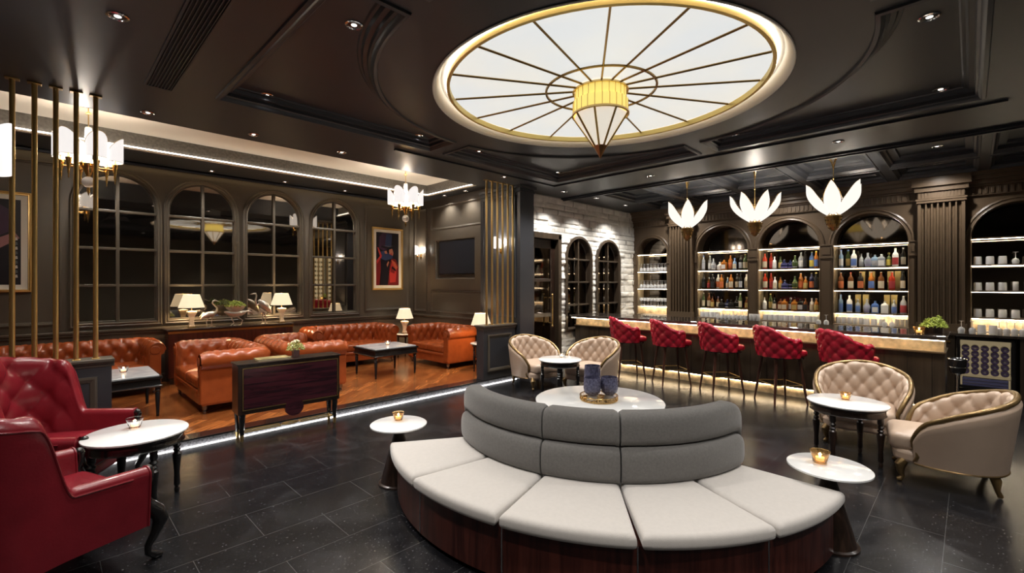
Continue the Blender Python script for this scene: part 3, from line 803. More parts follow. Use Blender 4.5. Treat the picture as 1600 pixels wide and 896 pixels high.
def pedestal(loc, label, R, h):
    t = thing('pedestal_table', label, 'table', (*loc, 0), 0)
    MB().lathe([(R - .014, h - .022), (R, h - .016), (R, h - .006), (R - .01, h)], 56).build('marble_top', M['marble'], t, smooth=True)
    MB().lathe([(.165, 0), (.165, .012), (.15, .02), (.045, h - .10), (.05, h - .05), (.12, h - .024)], 40).build('cone_pedestal', M['espresso'], t, smooth=True)
    return t
pedestal((2.13, 3.42), 'small round white marble side table at the left end of the curved bench', .235, .50)
pedestal((3.61, .65), 'small round white marble side table at the right end of the curved bench', .235, .50)
bt = thing('pedestal_table', 'large round white table standing behind the curved bench backrest', 'table', (3.675, 2.453, 0))
MB().lathe([(.555, .565), (.59, .575), (.59, .592), (.578, .60)], 72).build('marble_top', M['marble'], bt, smooth=True)
MB().lathe([(.30, 0), (.30, .02), (.10, .06), (.08, .45), (.20, .565)], 40).build('pedestal', M['espresso'], bt, smooth=True)
round_table((.50, 4.46), 'white marble round table with black turned legs between the burgundy wing chairs', .325, .56, M['black'], a0=.25)
round_table((5.47, .84), 'white marble round table with dark turned legs before the right tub chairs', .325, .55, M['espresso'], a0=-.25)
round_table((5.50, 4.36), 'white marble round table with black turned legs before the far tub chairs', .32, .55, M['black'], a0=.6)

# ---------------- wing chairs
def wing_chair(loc, rz, label):
    t = thing('wing_chair', label, 'armchair', (*loc, 0), rz)
    w, D = .66, .70; y1 = .36; y0 = -.36
    P, s = upath(w, y0, y1, .16, 130)
    tot = s[-1]; H = []
    for i, (x, y) in enumerate(P):
        q = min(s[i], tot - s[i])           # distance from the front end
        if q < .36: h = .585 + .02 * (q / .36)
        elif q < .52: u = (q - .36) / .16; h = .605 + (1.00 - .605) * (u * u * (3 - 2 * u))
        else: u = min(1, (q - .52) / .5); h = 1.00 + .10 * sin(u * pi / 2)
        H.append(h)
    mb = MB()
    rim, rimo, rows = shell(mb, P, s, H, .30, .045, to=None, lean=.10, lean_o=.06, puff=.040, ds=.19, dz=.25, nz=30, na=10, zo=.235, no=10, cw=[max(0, min(1, (min(a_, tot - a_) - .42) / .12)) for a_ in s])
    mb.build('backrest', M['burg'], t, smooth=True, angle=75)
    MB().tube([(p[0], p[1], p[2] + .002) for p in rimo[6:-6]], .0065, 6).build('piping', M['burg'], t, smooth=True)
    MB().tube(rows[0], .007, 6).build('piping', M['burg'], t, smooth=True); MB().tube(rows[-1], .007, 6).build('piping', M['burg'], t, smooth=True)
    pad(MB(), rrect(-.325, .325, -.40, .33, .06), .30, .45, .05, .03, 5).build('seat_cushion', M['burg'], t, smooth=True, angle=80)
    MB().box(-.37, .37, -.37, .37, .215, .31).build('seat_frame', M['burg'], t, bevel=.03, seg=3)
    for sx in (-1, 1):
        # carved arm support sweeping down into a cabriole leg
        x = sx * .375
        MB().tube([(x, -.375, .565), (x, -.392, .545), (x, -.388, .49), (x, -.37, .44), (x, -.375, .38), (x, -.395, .32)], [.018, .026, .020, .019, .024, .032], 12).ball((x, -.385, .555), .028).build('arm_support', M['black'], t, smooth=True)
        MB().tube([(x, -.375, .35), (x + sx * .012, -.425, .29), (x + sx * .02, -.445, .235), (x + sx * .012, -.42, .16), (x, -.385, .09), (x, -.385, .05), (x + sx * .01, -.42, .022), (x + sx * .015, -.455, .012)],
                  [.036, .044, .042, .028, .020, .019, .024, .012], 12).build('leg', M['black'], t, smooth=True)
        MB().tube([(x - sx * .03, .33, .24), (x - sx * .02, .36, .13), (x, .42, .0)], [.03, .024, .018], 8).build('leg', M['espresso'], t, smooth=True)
        if sx < 0: pass
    return t
w1 = wing_chair((-.05, 3.72), radians(22 + 90), 'burgundy leather wing chair in front, seen from behind at the left edge')
dup(w1, (.06, 5.02, 0), radians(-30 + 90), 'burgundy leather wing chair with buttoned back in front of the brass poles')

# ---------------- tub chairs
def tub_chair(loc, rz, label):
    t = thing('tub_chair', label, 'armchair', (*loc, 0), rz, 'buttoned tub chairs')
    n = 130; P = []
    for i in range(n):
        a = radians(216 - (216 + 36) * i / (n - 1)); c, s_ = cos(a), sin(a)
        P.append((.335 * (abs(c) ** .85) * (1 if c > 0 else -1), .02 + .315 * (abs(s_) ** .85) * (1 if s_ > 0 else -1)))
    P, s = resample(P, n); tot = s[-1]
    H = []
    for i in range(n):
        u = abs(2 * s[i] / tot - 1)
        H.append(.765 - .31 * (u ** 1.7) - .08 * max(0, (u - .86) / .14) ** 2)
    mb = MB()
    rim, rimo, rows = shell(mb, P, s, H, .27, .030, lean=.14, lean_o=.13, puff=.036, ds=.14, dz=.185, nz=24, na=8, zo=.17, no=8)
    mb.build('backrest', M['champ'], t, smooth=True, angle=75)
    # show-wood rail following the rim and curling down the arm fronts
    def curl(p, q):
        d = Vector((p[0] - q[0], p[1] - q[1], 0)); d.normalize()
        x, y, z = p; o = []
        for dx, dz in ((.012, -.012), (.020, -.045), (.010, -.085), (-.018, -.12), (-.028, -.155), (-.012, -.19), (.012, -.205), (.022, -.19), (.012, -.175)):
            o.append((x + d.x * dx, y + d.y * dx, z + dz))
        return o
    pts = [(p[0], p[1], p[2] + .006) for p in rim]
    full = curl(pts[0], pts[3])[::-1] + pts + curl(pts[-1], pts[-4])
    rr = [.012] * 3 + [.018] * 6 + [.022] * len(pts) + [.018] * 6 + [.012] * 3
    MB().tube(full, rr, 10).build('carved_rail', M['rim'], t, smooth=True)
    MB().tube([(r_[-1][0], r_[-1][1], .176) for r_ in rows], .008, 6).build('base_piping', M['rim'], t, smooth=True)
    pad(MB(), rrect(-.285, .285, -.37, .27, .10), .25, .40, .05, .035, 5).build('seat_cushion', M['champ'], t, smooth=True, angle=80)
    out = [(x, y) for x, y in rrect(-.315, .315, -.34, .31, .12)]
    MB().prism(out, .165, .27).build('seat_base', M['champ'], t, bevel=.03, seg=3, smooth=True, angle=80)
    for sx in (-1, 1):
        MB().tube([(sx * .27, -.27, .18), (sx * .29, -.30, .14), (sx * .285, -.295, .08), (sx * .275, -.28, .04), (sx * .285, -.30, .016), (sx * .29, -.32, .012)], [.034, .038, .024, .016, .022, .014], 10).build('leg', M['rim'], t, smooth=True)
        MB().tube([(sx * .24, .26, .18), (sx * .26, .28, .13), (sx * .26, .285, .06), (sx * .26, .30, .018), (sx * .26, .315, .012)], [.032, .034, .018, .020, .012], 10).build('leg', M['rim'], t, smooth=True)
    return t
def face(a): return radians(a + 90)
tc = tub_chair((6.21, .83), face(185), 'champagne buttoned tub chair behind the right round table, backed by the bar')
dup(tc, (5.50, .17, 0), face(98), 'champagne tub chair near the right edge, seen from its outer side')
dup(tc, (5.78, 5.08, 0), face(-102), 'champagne buttoned tub chair beside the charcoal pier, left of the far pair')
dup(tc, (6.18, 4.28, 0), face(180), 'champagne buttoned tub chair in front of the stone wall, right of the far pair')

# ---------------- bar stools
def bar_stool(loc, rz, label):
    t = thing('bar_stool', label, 'stool', (*loc, 0), rz, 'crimson bar stools along the counter')
    n = 110; P = []
    for i in range(n):
        a = radians(208 - (208 + 28) * i / (n - 1)); c, s_ = cos(a), sin(a)
        P.append((.235 * (abs(c) ** .8) * (1 if c > 0 else -1), .215 * (abs(s_) ** .8) * (1 if s_ > 0 else -1)))
    P, s = resample(P, n); tot = s[-1]; H = []
    for i in range(n):
        u = abs(2 * s[i] / tot - 1)
        H.append(1.075 - .165 * (1 / (1 + exp(-(u - .48) * 14))) - .05 * max(0, (u - .93) / .07) ** 2)
    mb = MB(); rim, rimo, rows = shell(mb, P, s, H, .66, .026, lean=.10, lean_o=.14, puff=.027, ds=.125, dz=.16, side='out', nz=10, na=8, zo=.655, no=22)
    mb.build('backrest', M['red'], t, smooth=True, angle=75)
    MB().tube([(p[0], p[1], p[2] + .004) for p in rimo[4:-4]], .005, 6).build('piping', M['red'], t, smooth=True)
    pad(MB(), rrect(-.225, .225, -.30, .20, .10), .665, .755, .035, .02, 5).build('seat_cushion', M['red'], t, smooth=True, angle=80)
    MB().prism(rrect(-.235, .235, -.245, .215, .10), .635, .662).build('seat_frame', M['black'], t, bevel=.006)
    for sx in (-1, 1):
        for sy in (-1, 1):
            MB().tube([(sx * .165, sy * .165 - .01, .64), (sx * .20, sy * .20 - .01, .30), (sx * .235, sy * .235 - .01, .0)], [.022, .020, .012], 10).build('leg', M['walnut'], t, smooth=True)
    q = .206
    MB().tube([(-q, -q - .01, .27), (q, -q - .01, .27), (q, q - .01, .27), (-q, q - .01, .27)], .007, 8, closed=True).build('footrest', M['brass'], t, smooth=True)
    return t
bs = bar_stool((7.40, 4.33), face(-44), 'crimson buttoned bar stool at the far end, beside the stone wall')
for y, nm, dr_ in ((3.54, 'second from the stone wall, beside the far tub chairs', 1), (2.73, 'middle one of the five', -1), (1.92, 'fourth from the stone wall, left of the right tub chairs', 2), (1.14, 'nearest, half hidden behind the right tub chair', 0)):
    dup(bs, (7.42, y, 0), face(-44 + dr_), 'crimson buttoned bar stool, ' + nm)

# ---------------- chesterfields
def chesterfield(Wd, loc, rz, label, D=.88):
    t = thing('chesterfield_sofa', label, 'sofa', (*loc, PZ), rz, 'cognac leather chesterfields in the lounge')
    iw = Wd - .40; y0 = -D / 2 + .03; y1 = D / 2 - .20
    P, s = upath(iw, y0, y1, .07, int(110 * (Wd / 1.3)))
    H = [.735] * len(P)
    mb = MB()
    rim, rimo, rows = shell(mb, P, s, H, .36, .095, to=.145, arc_end=-62, lean=.02, puff=.045, ds=.17, dz=.24, nz=16, na=18, zo=.13, no=3)
    mb.build('tufted_back_and_arms', M['cognac'], t, smooth=True, angle=60)
    for rw in (rows[0], rows[-1]):
        k = 12
        MB().tube([(p[0], p[1] - .004, p[2]) for p in rw[k:k + 19]], .008, 6).build('arm_piping', M['cognac'], t, smooth=True)
    for sx in (-1, 1):
        x = sx * (iw / 2 + .072)
        MB().tube([(x, y0 - .01, .635), (x, y0 - .022, .635)], .062, 20).build('arm_scroll', M['cognac'], t, smooth=True, bevel=.008)
        MB().box(x - .07, x + .07, y0 - .012, y0 + .05, .13, .60).build('arm_front', M['cognac'], t, bevel=.015, seg=3)
    n = 1 if Wd < 1.1 else 2
    w = iw / n
    for i in range(n):
        xa = -iw / 2 + i * w
        pad(MB(), rrect(xa + .004, xa + w - .004, y0 - .02, y1, .03), .30, .425, .035, .02, 4).build('seat_cushion', M['cognac'], t, smooth=True, angle=80)
    MB().box(-iw / 2 - .02, iw / 2 + .02, y0 - .0, y1 + .02, .10, .30).build('seat_base', M['cognac'], t, bevel=.012)
    MB().box(-iw / 2, iw / 2, y0 - .02, y0 + .02, .235, .29).build('front_rail', M['cognac'], t, bevel=.018, seg=3)
    MB().box(-iw / 2 - .14, iw / 2 + .14, y0 + .005, y1 + .14, .105, .14).build('bottom_frame', M['cognac'], t, bevel=.01)
    for sx in (-1, 1):
        for y in (y0 + .05, y1 + .08):
            MB().lathe([(.016, 0), (.022, .02), (.016, .04), (.03, .06), (.03, .106)], 14, (sx * (iw / 2 + .07), y, 0)).build('foot', M['chromedk'], t, smooth=True)
    return t
# local front is -Y
chesterfield(1.72, (1.76, 7.38), face(180), 'cognac leather chesterfield facing left, arm end toward the low mahogany console')
chesterfield(1.72, (2.78, 7.38), face(0), 'cognac leather chesterfield facing right, back to back with its neighbour')
chesterfield(1.80, (4.32, 8.78), face(-90), 'cognac leather chesterfield against the wall under the right mirror window')
chesterfield(1.45, (5.72, 7.50), face(180), 'cognac leather loveseat chesterfield under the television')
chesterfield(1.90, (.32, 8.76), face(-90), 'cognac leather chesterfield at the far left behind the brass poles')

# ---------------- lounge tables
def lounge_table(loc, sx, sy, label, h=.50):
    t = thing('coffee_table', label, 'table', (*loc, PZ))
    fr = MB(); ol = [(-sx / 2, -sy / 2), (sx / 2, -sy / 2), (sx / 2, sy / 2), (-sx / 2, sy / 2)]
    rings(fr, ol, [(.035, h - .012), (.0, h - .018), (0, h - .04), (.02, h - .05), (.015, h - .12), (.0, h - .125), (.01, h - .14), (.04, h - .14)], lambda x, y, q: (x, y, q))
    fr.build('frame', M['black'], t)
    MB().box(-sx / 2 + .03, sx / 2 - .03, -sy / 2 + .03, sy / 2 - .03, h - .03, h).build('marble_top', M['marblegrey'], t, bevel=.004)
    for a in (-1, 1):
        for b in (-1, 1):
            x, y = a * (sx / 2 - .045), b * (sy / 2 - .045)
            MB().lathe([(.014, 0), (.018, .02), (.016, .03), (.028, h - .21), (.022, h - .20), (.034, h - .185), (.026, h - .17), (.034, h - .13)], 14, (x, y, 0)).build('leg', M['black'], t, smooth=True)
    return t
lounge_table((4.32, 7.36), .86, .76, 'black framed coffee table with grey marble top between the right chesterfields')
lounge_table((.58, 7.34), .88, .90, 'black framed coffee table with marble top behind the left brass poles')
def side_table(loc, label):
    t = thing('side_table', label, 'table', (*loc, PZ)); h = .51; R = .20
    MB().lathe([(R - .012, h - .022), (R, h - .016), (R, h - .006), (R - .008, h)], 40).build('marble_top', M['marblegrey'], t, smooth=True)
    MB().lathe([(R - .025, h - .022), (R - .03, h - .06), (R - .04, h - .065)], 40).build('apron', M['black'], t, smooth=True)
    for k in range(3):
        a = .9 + 2 * pi * k / 3
        MB().lathe(turned_leg(h - .04, .017), 14, ((R - .05) * cos(a), (R - .05) * sin(a), 0)).build('leg', M['black'], t, smooth=True)
side_table((5.58, 8.72), 'small round black side table in the corner between two chesterfields')
side_table((5.70, 6.36), 'small round black side table behind the right half wall')

# ---------------- half walls with brass poles
def half_wall(x0, x1, label, nx):
    t = thing('half_wall', label, 'partition', ((x0 + x1) / 2, 5.76, PZ + .004))
    w = (x1 - x0) / 2; h = .90
    MB().box(-w + .02, w - .02, -.085, .085, 0, h - .05).build('panelled_body', M['pier'], t)
    c = MB(); c.box(-w + .005, w, -.10, .10, h - .05, h - .03).box(-w - .01, w, -.12, .12, h - .03, h); c.box(-w + .012, w, -.092, .092, h - .075, h - .05); c.build('cap', M['wall'], t, bevel=.006)
    f = MB()
    for k in range(nx):
        a = -w + .13 + k * (2 * w - .20) / nx; b = a + (2 * w - .20) / nx - .07
        rings(f, [(a, .14), (b, .14), (b, .72), (a, .72)], [(-.02, 0), (-.018, -.014), (0, -.016), (.03, -.006), (.035, 0)], lambda x, z, q: (x, -.085 + q, z))
    f.build('panel_moulding', M['wall'], t)
half_wall(5.12, 5.915, 'charcoal panelled half wall carrying brass poles beside the pier', 1)
half_wall(X0 + .005, .47, 'charcoal panelled half wall carrying brass poles behind the wing chair', 2)
pole0 = None
def pole(x, label, grp):
    global pole0
    z0 = PZ + .904; H = CZ - z0
    if pole0 is None:
        t = thing('brass_pole', label, 'pole', (x, 5.72, z0), 0, grp)
        MB().tube([(0, 0, 0), (0, 0, H)], .0185, 20).build('pole', M['brass'], t, smooth=True)
        MB().box(-.045, .045, -.03, .03, H - .012, H - .001).build('ceiling_plate', M['brassd'], t, bevel=.003)
        MB().box(-.03, .03, -.03, .03, .0, .008).build('foot_plate', M['brass'], t, bevel=.003)
        pole0 = t
    else: dup(pole0, (x, 5.72, z0), 0, label, grp)
od = ['first', 'second', 'third', 'fourth', 'fifth', 'sixth']
for i in range(5): pole(-.19 + .1325 * i, 'brass pole, %s from the left of the five in front of the mirror windows' % od[i], 'brass poles on the left half wall')
for i in range(6): pole(5.25 + .126 * i, 'thin brass pole, %s from the left of the six beside the pier' % od[i], 'brass poles on the right half wall')

# ---------------- low mahogany console by the lounge step
cs = thing('console_cabinet', 'low mahogany console with brass trim on tapered legs by the lounge step', 'cabinet', (1.99, 5.525, 0), radians(-2))
w, d, z0, z1 = .545, .125, .29, .83
MB().box(-w, w, -d, d, z0, z1 - .018).build('case', M['espresso'], cs, bevel=.004)
MB().box(-w - .012, w + .012, -d - .012, d + .012, z1 - .018, z1).build('top', M['espresso'], cs, bevel=.003)
MB().box(-w + .055, w - .035, -d - .006, -d + .01, z0 + .055, z1 - .06).build('front_panel', M['mahogh'], cs)
f = MB(); rings(f, [(-w + .05, z0 + .05), (w - .03, z0 + .05), (w - .03, z1 - .055), (-w + .05, z1 - .055)], [(-.007, 0), (-.007, -.008), (0, -.008), (0, .001)], lambda x, z, q: (x, -d + q, z)); f.build('brass_inlay', M['brass'], cs)
MB().tube([(0.02, -d - .012, z0 + .0), (0.02, -d + .03, z0 + .0)], .10, 36).build('half_round_drop', M['mahogh'], cs)
for sx in (-1, 1):
    for sy in (-1, 1):
        x, y = sx * (w - .045), sy * (d - .04)
        lg = MB().tube([(x, y, z0), (x, y, .06)], [.036, .020], 10).build('leg', M['black'], cs)
        MB().tube([(x, y, .07), (x, y, 0)], [.021, .015], 10).build('brass_ferrule', M['brass'], lg)
st = MB()
for a, b in ((-w + .07, -.10), (.12, w - .06)):
    for y in (-.05, .03): st.tube([(a, y, .085), (b, y, .085)], .0085, 8)
    for x_ in (a, b): st.tube([(x_, -.05, .085), (x_, .03, .085)], .0085, 8)
st.tube([(.01 + .085 * cos(2 * pi * k / 24), -.01 + .045 * sin(2 * pi * k / 24), .085) for k in range(24)], .0085, 8, closed=True)
st.tube([(.01 + .05 * cos(2 * pi * k / 24), -.01 + .028 * sin(2 * pi * k / 24), .085) for k in range(24)], .006, 8, closed=True)
for sx in (-1, 1): st.tube([(sx * (w - .045), -.085, .085), (sx * (w - .075), -.04, .085)], .0085, 8); st.tube([(sx * (w - .045), .085, .085), (sx * (w - .075), .03, .085)], .0085, 8)
st.build('brass_stretcher', M['brass'], cs)

# ---------------- wall console under the mirrors
wc = thing('wall_console', 'long dark console with gilt edge under the middle mirror windows', 'console', (2.34, 9.06, PZ))
MB().box(-.98, .98, -.17, .18, .845, .875).build('top', M['espresso'], wc, bevel=.008)
MB().box(-.95, .95, -.14, .17, .10, .845).build('case', M['mahog'], wc, bevel=.006)
MB().box(-.955, .955, -.15, -.14, .80, .835).build('gilt_edge', M['brassd'], wc)
MB().box(-.93, .93, -.12, .15, 0, .10).build('plinth', M['black'], wc)

# ---------------- bar counter
b0, b1 = .22, 5.82
bar = thing('bar_counter', 'long dark plank bar with lit stone band and dark marble top', 'bar', (8.15, (b0 + b1) / 2, 0))
hl = (b1 - b0) / 2
MB().box(-.30, .36, -hl, hl, .14, .815).build('plank_front', M['plank'], bar)
g = MB()
for i in range(24):
    y = -hl + .12 + i * (2 * hl) / 24; g.box(-.303, -.299, y - .002, y + .002, .15, .80)
g.build('plank_grooves', M['black'], bar)
MB().box(-.27, .30, -hl + .01, hl, 0, .14).build('stone_skirting', M['agate'], bar)
MB().box(-.335, .38, -hl - .01, hl, .812, .832).build('ledge', M['wallbar'], bar, bevel=.004)
MB().box(-.265, .33, -hl + .01, hl, .832, 1.0).build('stone_band', M['agate'], bar)
MB().box(-.50, .43, -hl - .03, hl, 1.005, 1.045).build('marble_top', M['bartop'], bar, bevel=.008)
MB().box(-.455, .40, -hl - .01, hl, .990, 1.006).build('top_edge_trim', M['wallbar'], bar)
MB().box(-.425, -.41, -hl, hl, .979, .989).build('led_strip', M['ledw'], bar)
MB().box(-.292, -.280, -hl + .01, hl, .133, .1395).build('floor_led_strip', M['ledw'], bar)
# ================================================================== LIGHT FITTINGS
def half_shade(mb, h, R, top=.08, amax=105, n=22, c=(0, 0, 0), rot=0):
    """half-round glass shade, tall in the middle and swept down to the sides"""
    for rr, flip in ((R, 0), (R - .006, 1)):
        rows = []
        for k in range(2):
            row = []
            for i in range(n + 1):
                a = radians(-amax + 2 * amax * i / n)
                zt = h - top * (abs(a) / radians(amax)) ** 1.9 if k else 0
                row.append((c[0] + rr * cos(a + rot), c[1] + rr * sin(a + rot), c[2] + zt))
            rows.append(row)
        mb.grid(rows)
    return mb
def chandelier(loc, label):
    x, y, z = loc
    t = thing('chandelier', label, 'chandelier', loc, 0, 'brass chandeliers with white glass shades')
    MB().lathe([(.001, 0), (.06, -.005), (.055, -.02), (.015, -.035), (.006, -.06)], 24, cap=False).build('ceiling_rose', M['brass'], t, smooth=True)
    MB().tube([(0, 0, -.03), (0, 0, -.36)], .006, 8).lathe([(.001, -.16), (.022, -.175), (.03, -.19), (.001, -.20)], 16, cap=False).build('rod', M['brass'], t, smooth=True)
    MB().lathe([(.001, -.33), (.03, -.345), (.036, -.38), (.034, -.62), (.02, -.70), (.001, -.71)], 24, cap=False).build('glass_column', M['frost'], t, smooth=True)
    MB().lathe([(.012, -.68), (.05, -.72), (.09, -.76), (.06, -.80), (.035, -.86), (.02, -.90), (.001, -.91)], 24, cap=False).build('hub', M['gold'], t, smooth=True)
    MB().ball((0, 0, -.965), .062, 20, 14).build('crystal_ball', M['frost'], t, smooth=True)
    MB().tube([(0, 0, -1.02), (0, 0, -1.06), (0, 0, -1.12)], [.012, .018, .002], 10).build('drop_finial', M['gold'], t, smooth=True)
    for k in range(6):
        a = radians(30) + k * pi / 3; c, s_ = cos(a), sin(a)
        MB().tube([(.04 * c, .04 * s_, -.79), (.14 * c, .14 * s_, -.80), (.235 * c, .235 * s_, -.80)], .009, 8).build('arm', M['gold'], t, smooth=True)
        MB().lathe([(.001, -.97), (.007, -.955), (.005, -.93), (.012, -.91), (.010, -.88), (.022, -.80), (.030, -.745), (.016, -.74), (.010, -.70)], 12, (.235 * c, .235 * s_, 0), cap=False).build('candle_cup', M['gold'], t, smooth=True)
        sh_ = half_shade(MB(), .285, .096, .15, 100, 20, (.235 * c - .02 * c, .235 * s_ - .02 * s_, -.715), a).build('glass_shade', M['shade'], t, smooth=True)
        for zz_ in (0, 1): MB().tube([((.215 + 0) * c + .097 * cos(q + a), .215 * s_ + .097 * sin(q + a), -.715 + (0 if zz_ == 0 else .285 - .15 * (abs(q) / radians(100)) ** 1.9)) for q in np.linspace(-radians(100), radians(100), 21)], .0028, 5).build('shade_rim', M['brassd'], sh_)
    p = point(0, 0, -.58, CHAND_W * 2.8, .14); p.parent = t
    return t
ch = chandelier((4.55, 7.08, TRZ), 'six-shade brass chandelier above the right lounge group')
dup(ch, (.36, 7.08, TRZ), radians(14), 'six-shade brass chandelier behind the left brass poles')

def sconce(loc, rz, label, k=.78, reach=.10):
    # local +X points out of the wall
    t = thing('wall_sconce', label, 'sconce', loc, rz, 'brass wall sconces')
    MB().box(0, .014, -.03 * k, .03 * k, -.09 * k, .06 * k).build('backplate', M['gold'], t, bevel=.005)
    MB().tube([(.01, 0, -.02 * k), (reach * .6, 0, -.05 * k), (reach, 0, -.02 * k)], .009 * k, 8).build('arm', M['gold'], t, smooth=True)
    MB().lathe([(.001, -.18 * k), (.006, -.165 * k), (.005, -.14 * k), (.012, -.12 * k), (.012, -.04 * k), (.026 * k, .0), (.012, .01), (.010, .04 * k)], 14, (reach, 0, 0), cap=False).build('candle_cup', M['gold'], t, smooth=True)
    half_shade(MB(), .27 * k, .095 * k, .11 * k, 105, 22, (reach - .015, 0, .03 * k), 0).build('glass_shade', M['shade'], t, smooth=True)
    p = point(reach + .0, 0, .18 * k, 9, .05); p.parent = t
    return t
sc0 = sconce((TX, 9.00, 2.33), radians(180), 'small brass wall sconce left of the television')
dup(sc0, (5.92, 6.06, 2.30), radians(180), 'small brass wall sconce behind the right brass poles')
t = sconce((-.56, 3.90, 2.27), radians(0), 'large white sconce shade cut by the left edge of the picture', 1.1, .34)

def lotus(loc, rz, label):
    t = thing('lotus_pendant', label, 'pendant', loc, rz, 'lotus pendants above the bar')
    for sg in (-1, 1):
        MB().tube([(sg * .085, 0, 0), (sg * .070, 0, -.02), (sg * .028, 0, -.09), (sg * .005, 0, -.18)], [.013, .017, .012, .007], 10).build('canopy_hook', M['gold'], t, smooth=True)
    MB().tube([(0, 0, -.12), (0, 0, -.82)], .006, 8).ball((0, 0, -.33), .012).build('rod', M['brass'], t, smooth=True)
    MB().lathe([(.001, -1.10), (.02, -1.095), (.055, -1.06), (.082, -1.0), (.10, -.94), (.112, -.88), (.08, -.86), (.03, -.84), (.01, -.78)], 28, cap=False).build('basket', M['brassd'], t, smooth=True)
    bd = MB()
    for j, (r, z) in enumerate(((.060, -1.05), (.085, -.995), (.103, -.94), (.114, -.885))):
        for i in range(14): bd.ball((r * cos(2 * pi * (i + j * .5) / 14), r * sin(2 * pi * (i + j * .5) / 14), z), .010, 6, 4)
    bd.build('bead_studs', M['rim'], t, smooth=True)
    for k in range(6):
        a = 2 * pi * k / 6 + .35; c, s_ = cos(a), sin(a)
        rows = []; n = 14; L = .46
        back = []
        for i in range(n + 1):
            u = i / n; hw = .118 * sin(pi * min(1, u ** .95)) ** .75 * (1 - .2 * u) if 0 < u < 1 else .001
            rad = .075 + .275 * sin(pi / 2 * min(1, u * 1.3)) + .02 * u
            z = -.865 + L * (u ** 1.12)
            row = []
            for j in range(7):
                v = -1 + j / 3; rr = rad - .035 * (1 - v * v) * 0 + .0 - .105 * v * v * (hw / .1) ** .8
                row.append((rr * c - hw * v * s_, rr * s_ + hw * v * c, z))
            rows.append(row); back.append([(p[0] - .007 * c, p[1] - .007 * s_, p[2]) for p in row])
        MB().grid(rows).grid(back).build('glass_petal', M['petal'], t, smooth=True)
        edge = [r[0] for r in rows] + [r[-1] for r in rows][::-1]
        MB().tube(edge, .0055, 5, closed=True).build('petal_rim', M['gold'], t, smooth=True)
        MB().tube([(.07 * c + .0, .07 * s_, -.87), (.15 * c, .15 * s_, -.72), (.17 * c, .17 * s_, -.58)], [.006, .005, .003], 6).build('stem', M['brassd'], t, smooth=True) if k % 2 == 0 else None
    p = point(0, 0, -.74, CHAND_W * 2.2, .09); p.parent = t
    return t
lo = lotus((8.2, 3.60, CZ + .128), .1, 'brass lotus pendant with opal petals, farthest over the bar')
dup(lo, (8.2, 2.48, CZ + .128), .45, 'brass lotus pendant with opal petals, middle one over the bar')
dup(lo, (8.2, 1.42, CZ + .128), .8, 'brass lotus pendant with opal petals, nearest over the bar')

def table_lamp(loc, label):
    t = thing('table_lamp', label, 'lamp', loc, 0, 'white table lamps in the lounge')
    MB().box(-.055, .055, -.055, .055, 0, .014).build('base', M['brassd'], t, bevel=.004)
    MB().lathe([(.058, .014), (.062, .03), (.05, .045), (.042, .10), (.052, .18), (.088, .24), (.092, .265), (.085, .27), (.05, .275), (.02, .28)], 4, a0=pi / 4).build('ceramic_body', M['ceramic'], t, bevel=.012, seg=3)
    MB().tube([(0, 0, .275), (0, 0, .36)], .008, 8).build('stem', M['brass'], t)
    sh = MB(); sh.lathe([(.185, .33), (.115, .545)], 36, cap=False); sh.lathe([(.182, .331), (.112, .544)], 36, cap=False)
    sh.build('lamp_shade', M['lampshade'], t, smooth=True)
    tr = MB(); tr.tube([(.1855 * cos(2 * pi * k / 36), .1855 * sin(2 * pi * k / 36), .331) for k in range(36)], .003, 5, closed=True)
    tr.build('shade_trim', M['cream'], t)
    MB().ball((0, 0, .55), .008).tube([(0, 0, .36), (0, 0, .55)], .003, 6).build('finial', M['brass'], t)
    p = point(0, 0, .44, 17, .05, (1, .70, .38)); p.parent = t
    return t
L0 = table_lamp((1.72, 9.04, PZ + .875), 'white table lamp on the wall console, left of the heron figurines')
dup(L0, (3.13, 9.04, PZ + .875), 0, 'white table lamp on the wall console, right of the heron figurines')
dup(L0, (5.58, 8.72, PZ + .51), 0, 'white table lamp in the lounge corner between two chesterfields')
dup(L0, (5.70, 6.36, PZ + .51), 0, 'white table lamp behind the right brass poles')

# ================================================================== WALL PIECES
tv = thing('television', 'black flat television recessed in the panelled lounge wall', 'television', (TX - .01, 7.62, 1.87))
MB().box(-.045, 0.005, -.62, .62, 0, .74).build('case', M['black'], tv, bevel=.006)
MB().box(-.049, -.044, -.598, .598, .025, .718).build('screen', M['screen'], tv)

def framed(name, label, x0, x1, z0, z1, draw):
    t = thing(name, label, 'picture', ((x0 + x1) / 2, WY - .004, z0))
    w = (x1 - x0) / 2; h = z1 - z0
    fr = MB(); rings(fr, [(-w, 0), (w, 0), (w, h), (-w, h)], [(0, 0), (0, -.04), (.012, -.05), (.022, -.038), (.034, -.04), (.04, -.014)], lambda x, z, q: (x, q, z)); fr.build('frame', M['brass'], t)
    MB().box(-w + .03, w - .03, -.016, -.004, .03, h - .03).build('mount', M['mat_board'], t)
    draw(t, w - .105, h)
    return t
pc = {n: mat('print_' + n, c, .35) for n, c in dict(black=(.010, .008, .012), maroon=(.15, .012, .012), red=(.42, .035, .03), skin=(.42, .16, .10), navy=(.03, .045, .11), plum=(.05, .02, .05), grey=(.10, .11, .12), rose=(.30, .14, .14), white=(.55, .48, .44), orange=(.50, .10, .05)).items()}
